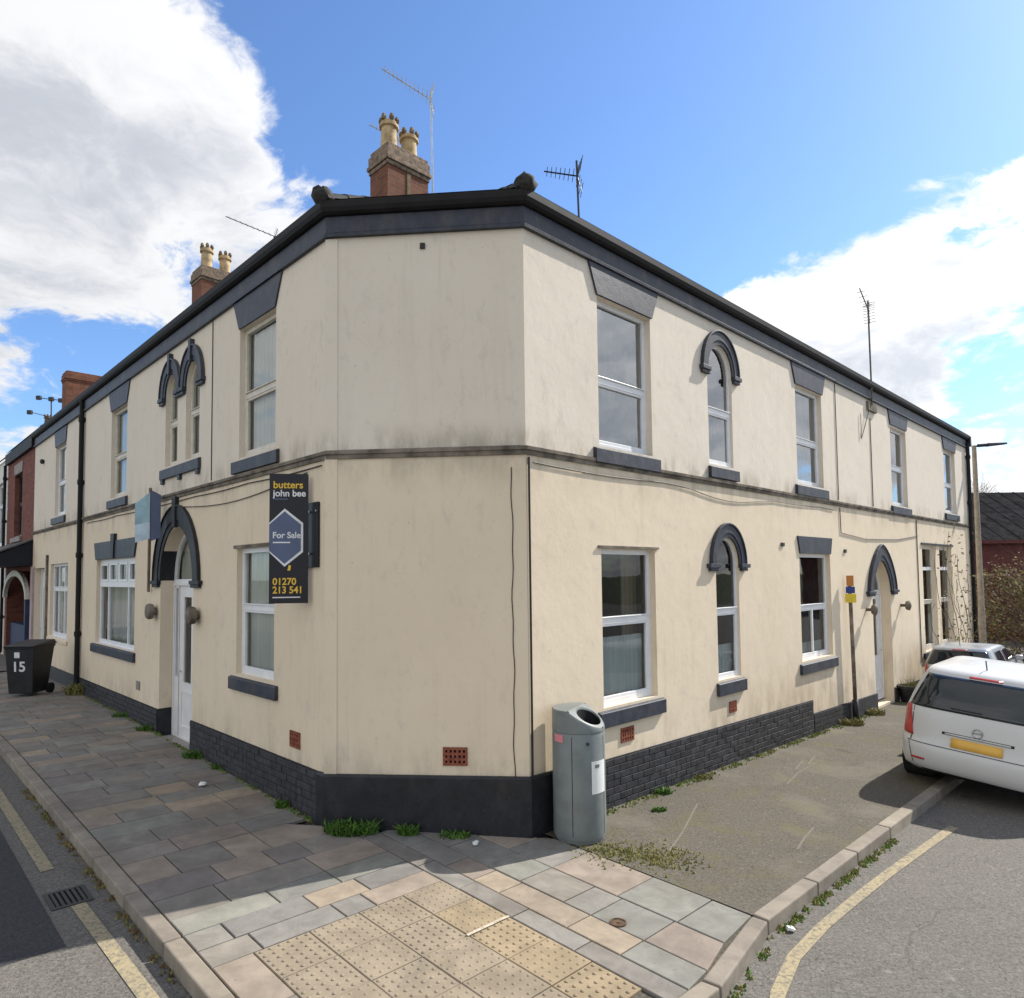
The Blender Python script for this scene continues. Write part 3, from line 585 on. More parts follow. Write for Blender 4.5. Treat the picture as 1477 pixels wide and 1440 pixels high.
def panel_door(par, F, s0, s1, z0, z1, dep, glass=None, side=None, glazed_low=False):
    mb = MB(); F.ring(mb, rect(s0, s1, z0, z1), rect(s0+.05, s1-.05, z0+.02, z1-.05), -dep-.06, -dep+.02)
    d = mb.build('door', MT['door_white'], par, bevel=.004)
    a, b = (s0+.055, s1-.055) if side is None else side
    lf = MB()
    g0, g1, gb, gt = glass
    outer = rect(a, b, z0+.03, z1-.055)
    F.ring(lf, outer, rect(g0, g1, gb, gt), -dep-.045, -dep-.005)
    F.ring(lf, rect(a+.10, b-.10, z0+.17, gb-.12), rect(a+.13, b-.13, z0+.20, gb-.15), -dep-.006, -dep+.006)
    F.box(lf, a, b, z0+.02, z0+.03, -dep-.04, -dep+.012)
    lf.build('door_leaf', MT['door_white'], d)
    gm = MB(); gm.poly([F.P(g0, gb, -dep-.025), F.P(g1, gb, -dep-.025), F.P(g1, gt, -dep-.025), F.P(g0, gt, -dep-.025)]); out_face(gm.build('door_pane', MT['glass'], d), F)
    if side is not None:
        for p, q in ((s0+.05, a-.03), (b+.03, s1-.05)):
            if q-p < .05: continue
            m2 = MB(); F.ring(m2, rect(p-.001, q+.001, z0+.02, z1-.05), rect(p+.03, q-.03, z0+.9, z1-.09), -dep-.05, -dep); m2.build('side_light', MT['door_white'], d)
            m3 = MB(); m3.poly([F.P(p+.02, z0+.8, -dep-.03), F.P(q-.02, z0+.8, -dep-.03), F.P(q-.02, z1-.08, -dep-.03), F.P(p+.02, z1-.08, -dep-.03)]); out_face(m3.build('side_light_pane', MT['glass'], d), F)
    h = MB(); h.tube([F.P(b-.06, z0+1.0, -dep), F.P(b-.06, z0+1.0, -dep+.035), F.P(b-.16, z0+1.0, -dep+.035)], .009, 6); h.build('door_handle', MT['alu'], d)
    return d

# ------------------------------------------------------------------ the corner house
PL_L, PL_R = 10.0, 8.15
corner = empty('corner_house', C.P(1, 0), label='long cream rendered corner house with chamfered corner, black trim and dark plinth', cat='house')
W1L, W1R = (1.17, 2.17), (1.17, 2.21)
hL = [(rect(1.17, 2.17, 3.98, 5.60), 0), (rect(1.17, 2.20, 1.33, 2.86), 0),
      (arch_pts(4.40, 4.93, 5.27, .33, 4.20), 0), (arch_pts(3.52, 4.05, 5.27, .33, 4.20), 0),
      (arch_pts(3.67, 5.05, 2.47, .78, .02, 18), .20), (rect(6.95, 7.93, 3.98, 5.60), 0), (rect(6.35, 8.80, 1.30, 2.87), 0)]
hR = [(rect(1.17, 2.21, 3.92, 5.62), 0), (rect(1.17, 2.21, 1.04, 2.78), 0), (arch_pts(3.56, 4.24, 5.30, .38, 3.98), .045), (arch_pts(3.66, 4.30, 2.62, .37, 1.05), .045),
      (rect(6.42, 7.52, 3.96, 5.62), 0), (rect(6.38, 7.68, 1.04, 2.80), 0)]
DL, DR = .07, .085
mb = MB()
facade(mb, L, rect(0, PL_L, -.3, 6.20), hL, DL); facade(mb, R, rect(0, PL_R, -.6, 6.20), hR, DR); facade(mb, C, rect(0, CW, -.3, 6.20), [], .1)
wall = mb.build('wall', MT['render'], corner)
# roof, back walls
def xyz(v, z): return Vector((v.x, v.y, z))
RZ, EZ, RB = 8.02, 6.33, 3.0
eo = .10
e1, e2 = inter(L, eo, C, eo), inter(C, eo, R, eo); MR = inter(L, -RB, R, -RB); MB6 = inter(L, -2*RB, R, -2*RB)
mb = MB()
mb.poly([L.P(PL_L, EZ, eo), xyz(e1, EZ), xyz(MR, RZ), L.P(PL_L, RZ, -RB)]); mb.poly([xyz(e1, EZ), xyz(e2, EZ), xyz(MR, RZ)])
mb.poly([xyz(e2, EZ), R.P(PL_R, EZ, eo), R.P(PL_R, RZ, -RB), xyz(MR, RZ)])
mb.poly([L.P(PL_L, EZ, -2*RB), L.P(PL_L, RZ, -RB), xyz(MR, RZ), xyz(MB6, EZ)]); mb.poly([R.P(PL_R, RZ, -RB), R.P(PL_R, EZ, -2*RB), xyz(MB6, EZ), xyz(MR, RZ)])
roof = mb.build('roof', MT['slate'], corner)
mb = MB()
for F, s1 in ((L, PL_L), (R, PL_R)):
    mb.quadgrid([[F.P(s1, -.5, -2*RB), xyz(MB6, -.5)], [F.P(s1, EZ, -2*RB), xyz(MB6, EZ)]])
mb.build('back_wall', MT['redbrick'], corner)
mb = MB()
for F, s1, o in ((L, PL_L, -1.3), (R, PL_R, -1.3)):
    q = inter(L, o, R, o); mb.quadgrid([[F.P(s1-.02, -.4, o), xyz(q, -.4)], [F.P(s1-.02, 6.2, o), xyz(q, 6.2)]])
    mb.quadgrid([[F.P(.4, z, -.25), F.P(s1-.02, z, -.25)] if k == 0 else [F.P(1.2, z, -1.29), F.P(s1-.02, z, -1.29)] for k in (0, 1)] if False else [[F.P(1.0, 3.55, -.10), F.P(s1-.02, 3.55, -.10)], [F.P(1.3, 3.55, -1.29), F.P(s1-.02, 3.55, -1.29)]])
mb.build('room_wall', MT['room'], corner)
# ridge and hip tiles
def hip_tiles(a, b, n, mat, par, r=.085):
    for i in range(n):
        p, q = a.lerp(b, i/n), a.lerp(b, (i+1.06)/n); mb = MB(); d = (q-p).normalized(); sd = d.cross(Vector((0, 0, 1))).normalized(); u = sd.cross(d); rows = []
        for c, k in ((p, 1.06), (q, .94)): rows.append([c+(sd*cos(t)*r+u*sin(t)*r*.75)*k-u*.03 for t in [pi*j/6 for j in range(7)]])
        mb.quadgrid(rows); mb.poly(rows[0]); mb.poly(rows[1][::-1]); mb.build('hip_tile', mat, par, smooth=True, angle=40)
hip_tiles(xyz(e1, EZ+.04), xyz(MR, RZ+.03), 9, MT['hip'], roof); hip_tiles(xyz(e2, EZ+.04), xyz(MR, RZ+.03), 9, MT['hip'], roof)
for e in (e1, e2):
    mb = MB(); c = xyz(e, EZ+.09); prof = [(.04, -.10), (.09, -.07), (.115, .0), (.085, .06), (.05, .085), (.01, .09)]; mb.lathe(c-Vector((0, -.06, .02)), prof, 10)
    for i, v in enumerate(mb.v): mb.v[i] = tuple(Vector(v)+Vector((rnd.uniform(-.02, .02), rnd.uniform(-.02, .02), rnd.uniform(-.015, .015))))
    mb.build('hip_end', MT['hip'], roof, smooth=True)
hip_tiles(L.P(PL_L, RZ+.03, -RB), xyz(MR, RZ+.03), 22, MT['hip'], roof)
# eaves
mb = MB(); sweep(mb, [(0, 5.97), (.045, 5.97), (.05, 6.0), (.03, 6.02), (.03, 6.185), (0, 6.185)], PL_L, PL_R); mb.build('fascia', MT['paint'], corner)
gprof = [(.01, 6.19), (.06, 6.19), (.09, 6.21), (.108, 6.25), (.112, 6.315), (.098, 6.315), (.095, 6.26), (.07, 6.225), (.01, 6.225)]
mb = MB(); sweep(mb, gprof, PL_L, PL_R); mb.build('gutter', MT['gutter'], corner)
mb = MB(); sweep(mb, [(0, 3.685), (.018, 3.685), (.022, 3.725), (.040, 3.732), (.043, 3.765), (.0, 3.78)], PL_L, PL_R); mb.build('string_course', MT['string'], corner)
# corner bead on the left arris
mb = MB(); mb.prism([xyz(inter(L, .004, C, .004)+L.d*.008, .56), C.P(-.02, .56, .012), C.P(.105, .56, .012), C.P(.11, .56, .001)], [xyz(inter(L, .004, C, .004)+L.d*.008, 5.96), C.P(-.02, 5.96, .012), C.P(.105, 5.96, .012), C.P(.11, 5.96, .001)]); mb.build('corner_strip', MT['render'], corner)
mb = MB(); mb.tube([R.P(.03, z, .014) for z in (.5, 1.5, 2.5, 3.66)], .012, 6); mb.tube([C.P(1.87+.006*sin(z*5)+.005*sin(z*13), z, .004) for z in [.56+.1*i for i in range(31)]], .005, 5); mb.build('corner_cable', MT['cable'], corner)
# plinth
SLR = .020
def brick_run(par, F, s0, s1, ztop, sl, o, h, stuff, zc=None):
    """painted brick courses hung from the sloping top line"""
    courses = int(h/.076)+1; bl, bh = .217, .066
    bmesh0 = None; joined = MB()
    for c in range(courses):
        s = s0+(.1125 if c % 2 else 0)-(.225 if c % 2 else 0)
        while s < s1-.03:
            a, b = max(s, s0), min(s+bl, s1)
            z1 = ztop-.012-c*.076
            if b-a > .03:
                oo = o+rnd.uniform(-.0025, .0025)
                if stuff: F.box(joined, a, b, z1-bh, z1, .006, oo, sl)
                else:
                    x = MB(); F.box(x, a, b, z1-bh, z1, .006, oo, sl); x.build('brick', MT['plinth_brick'], par, bevel=.003)
            s += .225
    if stuff: x = joined.build('brickwork', MT['plinth_brick'], par); x['kind'] = 'stuff'
def pl_box(F, *a): mb = MB(); F.box(mb, *a); return mb.build('plinth', MT['plinth_joint'], corner)
pl1 = pl_box(L, .0, 3.67, -.3, .555, .001, .022, 0); pl2 = pl_box(L, 5.05, PL_L, -.3, .52, .001, .022); pl3 = pl_box(R, .55, 6.70, -.6, .515, .001, .022, SLR); pl4 = pl_box(R, 6.701, PL_R, -.7, .29, .001, .022, SLR)
for a in (3.67, 5.05):
    s0_, s1_ = (a-.001, a+.006) if a < 4 else (a-.006, a+.001); pl_box(L, s0_, s1_, -.3, .53, -.19, .02)
brick_run(pl1, L, .13, 3.665, .555, 0, .029, .55, False); brick_run(pl3, R, .62, 6.69, .515, SLR, .029, .55, False)
brick_run(pl2, L, 5.06, PL_L-.02, .52, 0, .034, .45, True); brick_run(pl4, R, 6.71, PL_R-.01, .29, SLR, .034, .40, True)
mb = MB()
prof = [(.0, -.3), (.045, -.3), (.045, .54), (.03, .56), (0, .56)]
rows = []
for o, z in prof:
    a = L.P(.125, z, o); b = inter(L, o, C, o); c = inter(C, o, R, o); d = R.P(.61, z-.01, o); rows.append([a, xyz(b, z), xyz(c, z), d])
mb.quadgrid(rows); mb.poly([r[0] for r in rows]); mb.poly([r[-1] for r in rows][::-1])
mb.build('corner_plinth', MT['paint_black'], corner)
# windows on the shaded street side
for s0, s1, z0, z1, r, sl_, c in ((1.17, 2.17, 3.98, 5.60, 4.75, (1.06, 2.42), 'net'), (6.95, 7.93, 3.98, 5.60, 4.73, (6.84, 8.14), 'net')):
    wd = frame_window(corner, L, rect(s0, s1, z0, z1), DL, .055, (r,), (), c, 'upvc_old')
    sill(wd, L, sl_[0], sl_[1]-.1, z0-.04, .15, dep=DL); lintel(wd, L, s0+.0, s1+.0, 5.60, 5.965, .17)
wd = frame_window(corner, L, rect(1.17, 2.20, 1.33, 2.86), DL, .06, (2.14,), (), 'net'); sill(wd, L, 1.06, 2.34, 1.29, .15, dep=DL)
mb = MB(); L.box(mb, 1.12, 2.27, 2.862, 2.90, .001, .02); mb.build('drip_mould', MT['string'], wd)
wd = frame_window(corner, L, hL[2][0], DL, .045, (4.86,), (), 'net', 'upvc_old'); hood(wd, L, 4.40, 4.93, 5.27, .33, .17, .0, .03, True)
wd2 = frame_window(corner, L, hL[3][0], DL, .045, (4.88,), (), 'net', 'upvc_old'); hood(wd2, L, 3.52, 4.05, 5.27, .33, .17, .0, .05, True)
sill(wd2, L, 3.44, 5.06, 4.16, .15, dep=DL, feet=((3.46, 3.56), (4.18, 4.28), (4.92, 5.02)))
# wide ground floor window with small top lights
wd = frame_window(corner, L, rect(6.35, 8.80, 1.30, 2.87), DL, .07, (), [(6.95, 1.36, 2.40), (8.2, 1.36, 2.40)]+[(6.35+2.45*k/4, 2.44, 2.82) for k in (1, 2, 3)], None)
mb = MB(); L.box(mb, 6.41, 8.74, 2.36, 2.45, -DL-.05, -DL+.02)
for k in range(4): a = 6.35+2.45*k/4; L.ring(mb, rect(a+.05, a+.5625, 2.455, 2.80), rect(a+.10, a+.51, 2.50, 2.76), -DL-.04, -DL+.012)
mb.build('transom', MT['upvc'], wd)
n = 30; c_ = MB(); c_.quadgrid([[L.P(6.4+2.35*i/n, z, -DL-.2+.02*sin(i*1.7)) for i in range(n+1)] for z in (1.3, 2.5)]); c_.build('curtain', MT['net'], wd, smooth=True)
sill(wd, L, 6.26, 9.0, 1.27, .15, dep=DL); lintel(wd, L, 6.35, 8.80, 2.875, 3.2, .12, .03)
mb = MB(); L.prism(mb, [(7.50, 2.88), (7.64, 2.88), (7.68, 3.32), (7.46, 3.32)], .002, .055); mb.build('keystone', MT['paint_black'], wd)
# front door
dr = panel_door(corner, L, 3.675, 5.045, .11, 2.44, .20, (4.32, 4.62, .95, 2.22), (4.03, 4.80))
wd = frame_window(corner, L, arch_pts(3.675, 5.045, 2.47, .775, 2.44, 18), .20, .05, (), (), 'blind'); hood(wd, L, 3.67, 5.05, 2.47, .80, .25, .195, .09, True, .035, mat='paint_black')
mb = MB(); L.box(mb, 3.68, 5.04, -.2, .115, -.5, .0); mb.build('doorstep', MT['stone'], corner)
for a in (3.47, 5.24):
    mb = MB(); mb.lathe(L.P(a, 2.0, 0), [(.06, .0), (.06, .05), (.115, .055), (.125, .10), (.11, .135), (.04, .15)], 16, (L.n.x, L.n.y, 0)); mb.build('wall_lamp', MT['string'], corner, smooth=True, angle=40)
air_brick(corner, L, .54, .76, .70, .87); air_brick(corner, L, 5.98, 6.16, .70, .84, 'stone'); air_brick(corner, C, 1.17, 1.41, .655, .83); air_brick(corner, R, 1.46, 1.70, .615, .775); air_brick(corner, R, 3.92, 4.12, .58, .73)
# windows on the sunlit side
for s0, s1, z0, z1, r in ((1.17, 2.21, 3.92, 5.62, 4.69), (6.42, 7.52, 3.96, 5.62, 4.72)):
    wd = frame_window(corner, R, rect(s0, s1, z0, z1), DR, .055, (r,), (), 'net'); sill(wd, R, s0-.11, s1+.11, z0-.035, .16, .05, dep=DR); lintel(wd, R, s0-.02, s1+.02, 5.62, 5.965, .14, .026)
wd = frame_window(corner, R, rect(1.17, 2.21, 1.04, 2.78), DR, .06, (1.97,), (), 'net', net_z=1.78, drape=((1.9, 2.18),)); sill(wd, R, 1.06, 2.32, 1.0, .165, .05, dep=DR)
mb = MB(); R.box(mb, 1.11, 2.27, 2.785, 2.812, .001, .022); mb.build('drip_mould', MT['string'], wd)
wd = frame_window(corner, R, hR[2][0], .04, .038, (4.73,), (), 'net', net_z=4.6); hood(wd, R, 3.56, 4.24, 5.30, .38, .15, .0, .05, False, .04); sill(wd, R, 3.53, 4.33, 3.94, .15, .05, dep=DR)
wd = frame_window(corner, R, hR[3][0], .04, .038, (1.97,), (), 'net', net_z=1.5); hood(wd, R, 3.66, 4.30, 2.62, .37, .15, .0, .09, False, .04); sill(wd, R, 3.60, 4.38, 1.01, .165, .05, dep=DR)
wd = frame_window(corner, R, rect(6.38, 7.68, 1.04, 2.80), DR, .06, (1.90,), [(7.03, 1.1, 1.87)], 'blind', net_z=1.3, drape=((6.4, 6.75),)); sill(wd, R, 6.27, 7.79, .995, .16, .05, dep=DR); lintel(wd, R, 6.38, 7.68, 2.80, 3.085, .08, .026)
for F, a, z in ((R, 5.75, 2.93), (C, .99, 5.84)):
    k_ = .055 if F is R else .025; mb = MB(); F.box(mb, a-k_, a+k_, z-.028, z+.028, .001, .02); mb.build('vent_cover', MT['cable'], corner)
# pipes and cables
def downpipe(par, F, s, z0, z1, o=.07, r=.042, shoe=True):
    mb = MB(); mb.tube([F.P(s, z1, o), F.P(s, z0+.15, o), F.P(s, z0+.03, o+.09)], r, 10)
    for z in (z1-.4, z1-1.7, 3.0, 1.4): mb.lathe(F.P(s, z, o), [(r+.001, -.05), (r+.014, -.05), (r+.014, .05), (r+.001, .05)], 10); F.box(mb, s-.07, s+.07, z-.02, z+.02, .002, o)
    mb.build('downpipe', MT['gutter'], par, smooth=True, angle=50)
downpipe(corner, L, PL_L-.06, .25, 6.2, .06, .048)
mb = MB()
mb.tube([L.P(s, 3.64-.015*abs(sin(s*1.7)), .012) for s in [.1+.35*i for i in range(28)]], .007, 5)
mb.tube([L.P(.4+.3*i, 3.60-.12*sin(pi*i/13)-.01*i*.4, .012) for i in range(14)], .006, 5)
mb.tube([R.P(s, 3.62-.03*abs(sin(s*1.3))-(.10 if 3 < s < 5.5 else 0)*sin(pi*(s-3)/2.5), .012) for s in [.1+.3*i for i in range(27)]], .006, 5)
mb.tube([L.P(3.05, z, .008) for z in (3.8, 4.6, 5.3, 5.96)], .006, 5)
mb.build('wall_cable', MT['cable'], corner)

# ------------------------------------------------------------------ chimney on the corner house
def pot(par, p, h, r, mat='pot'):
    mb = MB(); mb.lathe(p, [(r*1.1, 0), (r*1.1, .06), (r, .07), (r*.9, h*.72), (r*1.16, h*.74), (r*1.16, h*.82), (r*.98, h*.84), (r*.98, h*.9), (r*.8, h*.9), (r*.8, .1)], 12)
    o = mb.build('chimney_pot', MT[mat], par, smooth=True, angle=35)
    t = MB()
    for i in range(6): a = 2*pi*i/6; c = p+Vector((cos(a)*r*.92, sin(a)*r*.92, h*.9)); t.lathe(c, [(r*.28, 0), (r*.34, .04), (r*.22, .09), (.01, .11)], 6)
    t.build('pot_crown', MT['pot_dark'], o)
def chimney(par, p, lx, ly, z0, z1, pots, ang=0., pm='pot', ph=.62, bands=True):
    """p: stack centre (x, y); lx along the sunlit street, ly along the other"""
    F = Fr(Vector((p[0], p[1])), (R.d.x, R.d.y)); F.n = Vector((R.n.x, R.n.y))
    mb = MB(); F.box(mb, -lx/2, lx/2, z0, z1-.38, -ly/2, ly/2); c = mb.build('chimney', MT['stock'], par)
    b = MB()
    for k, (e, a, t) in enumerate(((.02, .38, .31), (.045, .31, .24), (.025, .24, .08), (.0, .08, .0))): F.box(b, -lx/2-e, lx/2+e, z1-a, z1-t-.001, -ly/2-e, ly/2+e)
    b.build('chimney_cap', MT['stock_old'] if bands else MT['stock'], c, bevel=.01)
    if bands:
        b = MB(); F.box(b, -.035, .035, z0, z1-.39, ly/2, ly/2+.012); b.build('chimney_pilaster', MT['pot_dark'], c)
    for s, o, h, m_ in pots: pot(c, F.P(s, z1-.02, o), h, .142, m_)
    return c
M_ = MR; cp1 = M_+L.d*1.72+Vector((.11, 0)); chimney(corner, cp1, .82, .52, 7.2, 9.60, ((-.21, 0, .58, 'pot'), (.2, 0, .52, 'pot')))
# ------------------------------------------------------------------ terraced house continuing the sunlit wall
RE = 18.0
th = empty('terraced_house', R.P(13, -.3), label='cream terraced house with pointed black door hood beyond the parking sign, under the sunlit eaves', cat='house')
hR2 = [(arch_pts(9.80, 10.90, 2.10, .62, -.18, 16, .12), .20), (rect(11.28, 12.38, 3.92, 5.62), 0), (rect(15.57, 16.70, 4.0, 5.66), 0), (rect(13.30, 14.42, .60, 3.10), 0), (rect(14.78, 15.95, .60, 3.10), 0)]
mb = MB(); facade(mb, R, rect(PL_R, RE, -.9, 6.20), hR2, DR)
mb.quadgrid([[R.P(RE, -.9, 0), R.P(RE, -.9, -6)], [R.P(RE, 6.2, 0), R.P(RE, 6.2, -6)]]); mb.poly([R.P(RE, 6.2, 0), R.P(RE, 6.2, -6), R.P(RE, RZ, -3)])
mb.quadgrid([[R.P(PL_R, -.9, -6), R.P(RE, -.9, -6)], [R.P(PL_R, EZ, -6), R.P(RE, EZ, -6)]]); mb.build('wall', MT['render'], th)
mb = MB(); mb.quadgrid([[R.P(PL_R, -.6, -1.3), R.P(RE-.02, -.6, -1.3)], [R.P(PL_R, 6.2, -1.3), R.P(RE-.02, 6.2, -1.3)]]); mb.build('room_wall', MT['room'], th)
mb = MB(); mb.poly([R.P(PL_R, EZ, eo), R.P(RE+.06, EZ, eo), R.P(RE+.06, RZ, -3), R.P(PL_R, RZ, -3)]); mb.poly([R.P(PL_R, RZ, -3), R.P(RE+.06, RZ, -3), R.P(RE+.06, EZ, -6.1), R.P(PL_R, EZ, -6.1)]); mb.build('roof', MT['slate'], th)
mb = MB(); R.box(mb, PL_R+.002, RE, 5.97, 6.185, .001, .03); R.box(mb, PL_R+.002, RE, 5.972, 6.0, .03, .05); mb.build('fascia', MT['paint'], th)
mb = MB(); mb.quadgrid([[R.P(PL_R+.002, z, o), R.P(RE+.12, z, o)] for o, z in gprof]); mb.poly([R.P(RE+.12, z, o) for o, z in gprof]); R.box(mb, RE+.02, RE+.16, 6.02, 6.30, -.1, .12); mb.build('gutter', MT['gutter'], th)
mb = MB(); mb.quadgrid([[R.P(PL_R+.002, z, o), R.P(RE, z, o)] for o, z in ((0, 3.685), (.018, 3.685), (.022, 3.725), (.040, 3.732), (.043, 3.765), (0, 3.78))]); mb.build('string_course', MT['string'], th)
mb = MB(); R.box(mb, PL_R+.002, 9.795, -.9, .29, .001, .034, SLR); R.box(mb, 10.905, RE, -.9, .29, .001, .034, SLR); mb.build('plinth', MT['plinth_brick'], th)
for s0, s1, z0 in ((11.28, 12.38, 3.92), (15.57, 16.70, 4.0)):
    wd = frame_window(th, R, rect(s0, s1, z0, 5.62+(z0-3.92)*.5), DR, .055, (4.76,), (), 'net', net_z=4.7); sill(wd, R, s0-.11, s1+.11, z0-.035, .16, .05, dep=DR); lintel(wd, R, s0-.02, s1+.02, 5.66, 5.965, .12, .026)
for s0, s1 in ((13.30, 14.42), (14.78, 15.95)):
    wd = frame_window(th, R, rect(s0, s1, .60, 3.10), DR, .09, (1.75,), (), None, 'upvc_old'); mb = MB(); R.box(mb, s0+.085, s1-.085, 2.50, 2.58, -DR-.05, -DR+.01); mb.build('transom', MT['upvc'], wd)
    n = 12; c_ = MB(); c_.quadgrid([[R.P(s0+(s1-s0)*i/n, z, -DR-.25+.02*sin(i*2)) for i in range(n+1)] for z in (.6, 1.4)]); c_.build('curtain', MT['blind'], wd, smooth=True)
mb = MB(); R.box(mb, 13.1, 16.1, .46, .58, .001, .05); mb.build('window_sill', MT['paint'], th)
mb = MB(); R.box(mb, 13.22, 16.05, 3.105, 3.15, .001, .03); mb.build('drip_mould', MT['paint'], th)
dr = panel_door(th, R, 9.805, 10.895, -.15, 2.06, .20, (10.05, 10.65, .75, 1.92))
wd = frame_window(th, R, arch_pts(9.805, 10.895, 2.10, .615, 2.05, 16, .12), .20, .05); hood(wd, R, 9.80, 10.90, 2.10, .62, .26, .0, .10, False, .05, .12)
for a in (9.42, 11.55):
    mb = MB(); mb.lathe(R.P(a, 1.75, 0), [(.03, .0), (.03, .1), (.09, .11), (.11, .17), (.05, .2)], 12, (R.n.x, R.n.y, 0)); mb.build('wall_lamp', MT['string'], th, smooth=True)
downpipe(th, R, RE-.05, -.2, 6.1, .06, .05)
mb = MB(); R.box(mb, 8.34, 8.45, 2.84, 2.90, .001, .02); mb.build('vent_cover', MT['cable'], th)
mb = MB(); mb.tube([R.P(8.17, z, .01) for z in (3.8, 4.8, 5.96)], .007, 5); mb.tube([R.P(8.2, 3.66, .012), R.P(8.22, 3.2, .012), R.P(9.5, 3.12, .012), R.P(11.5, 3.17, .012), R.P(13.0, 3.3, .012)], .008, 5); mb.tube([R.P(12.9, z, .012) for z in (3.66, 2, .4)], .01, 5); mb.tube([R.P(10.02, z, .01) for z in (3.8, 5.6)], .008, 5); mb.build('wall_cable', MT['cable'], th)
# ------------------------------------------------------------------ houses down the shaded street
ch = empty('terraced_house', L.P(12.5, .2), label='cream terraced house beyond the black downpipe, black wheelie bin outside', cat='house')
E2 = 15.15
hL2 = [(rect(11.60, 12.65, 3.98, 5.60), 0), (rect(11.2, 12.95, 1.2, 2.87), 0), (rect(13.62, 14.85, .25, 2.8), .15)]
def plain_shell(par, F, s0, s1, ez, rz, rb, roofm, back=True):
    mb = MB(); mb.poly([F.P(s0, ez, eo), F.P(s1, ez, eo), F.P(s1, rz, -rb), F.P(s0, rz, -rb)]); mb.poly([F.P(s0, rz, -rb), F.P(s1, rz, -rb), F.P(s1, ez, -2*rb), F.P(s0, ez, -2*rb)]); r = mb.build('roof', MT[roofm], par)
    mb = MB(); mb.quadgrid([[F.P(s0, -.5, -2*rb), F.P(s1, -.5, -2*rb)], [F.P(s0, ez, -2*rb), F.P(s1, ez, -2*rb)]])
    for s in (s0+.002, s1-.002): mb.poly([F.P(s, -.5, -.02), F.P(s, ez, -.02), F.P(s, rz, -rb), F.P(s, ez, -2*rb), F.P(s, -.5, -2*rb)])
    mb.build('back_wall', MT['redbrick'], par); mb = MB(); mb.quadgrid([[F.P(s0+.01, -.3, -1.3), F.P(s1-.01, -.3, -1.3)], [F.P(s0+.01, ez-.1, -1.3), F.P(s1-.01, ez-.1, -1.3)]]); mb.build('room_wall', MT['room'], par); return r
mb = MB(); facade(mb, L, rect(PL_L, E2, -.3, 6.20), hL2, DL); mb.build('wall', MT['render'], ch); plain_shell(ch, L, PL_L, E2, EZ, RZ, RB, 'slate')
mb = MB(); L.box(mb, PL_L+.002, E2, 5.97, 6.185, .001, .03); L.box(mb, PL_L+.002, E2, 5.972, 6.0, .03, .05); mb.build('fascia', MT['paint'], ch)
mb = MB(); mb.quadgrid([[L.P(PL_L+.002, z, o), L.P(E2, z, o)] for o, z in gprof]); mb.build('gutter', MT['gutter'], ch)
mb = MB(); mb.quadgrid([[L.P(PL_L+.002, z, o), L.P(E2, z, o)] for o, z in ((0, 3.68), (.02, 3.68), (.05, 3.725), (.0, 3.77))]); mb.build('string_course', MT['string'], ch)
mb = MB(); L.box(mb, PL_L+.002, 13.6, -.3, .52, .001, .03); L.box(mb, 14.87, E2, -.3, .52, .001, .03); mb.build('plinth', MT['plinth_brick'], ch)
wd = frame_window(ch, L, rect(11.6, 12.65, 3.98, 5.60), DL, .055, (4.75,), (), 'net'); sill(wd, L, 11.5, 12.85, 3.94, .15, dep=DL); lintel(wd, L, 11.6, 12.65, 5.60, 5.965, .1)
wd = frame_window(ch, L, rect(11.2, 12.95, 1.2, 2.87), DL, .06, (2.3,), [(11.78, 1.25, 2.82), (12.37, 1.25, 2.82)], 'net'); sill(wd, L, 11.1, 13.1, 1.17, .08, .03, 'render', dep=DL)
panel_door(ch, L, 13.625, 14.845, .26, 2.79, .15, (13.85, 14.6, .9, 2.3))
mb = MB(); L.box(mb, 14.86, 15.1, .25, 2.85, .002, .05); mb.build('door_jamb', MT['pinkjamb'], ch)
mb = MB(); L.box(mb, 13.2, 13.32, 1.0, 3.1, .002, .04); mb.build('cable_cover', MT['string'], ch)
mb = MB(); mb.lathe(L.P(14.0, 5.45, 0), [(.05, 0), (.07, .06), (.02, .09)], 8, (L.n.x, L.n.y, 0)); mb.build('wall_fixing', MT['cable'], ch)
cp2 = M_+L.d*10.05+Vector((.2, 0)); chimney(ch, cp2, .92, .66, 7.2, 10.35, ((-.22, 0, .66, 'pot'), (.24, .0, .60, 'pot')), bands=True)
bh = empty('brick_house', L.P(17, .25), label='red brick terraced house with black canopy over an arched porch, at the left edge', cat='house')
E3 = 19.3
hL3 = [(rect(16.9, 18.1, 3.75, 5.55), .12), (rect(15.5, 19.0, .3, 2.75), .5)]
mb = MB(); facade(mb, L, rect(E2, E3, -.3, 6.20), hL3, .12); mb.build('wall', MT['redbrick'], bh); plain_shell(bh, L, E2, E3, 6.33, 9.0, 2.9, 'slate')
wd = frame_window(bh, L, rect(16.9, 18.1, 3.75, 5.55), .12, .06, (4.7,), (), 'net', 'trim'); sill(wd, L, 16.8, 18.3, 3.72, .13, .06, 'stone'); lintel(wd, L, 16.9, 18.1, 5.55, 5.85, .1, .02, 'stone')
mb = MB(); L.box(mb, E2+.002, E3, 5.99, 6.30, .001, .09); mb.build('fascia', MT['gutter'], bh)
mb = MB(); mb.prism([L.P(E2+.03, 3.52, .01), L.P(E2+.03, 2.88, .01), L.P(E2+.03, 2.88, 1.05), L.P(E2+.03, 3.02, 1.05)], [L.P(E3, 3.52, .01), L.P(E3, 2.88, .01), L.P(E3, 2.88, 1.05), L.P(E3, 3.02, 1.05)]); cn = mb.build('canopy', MT['canopy'], bh)
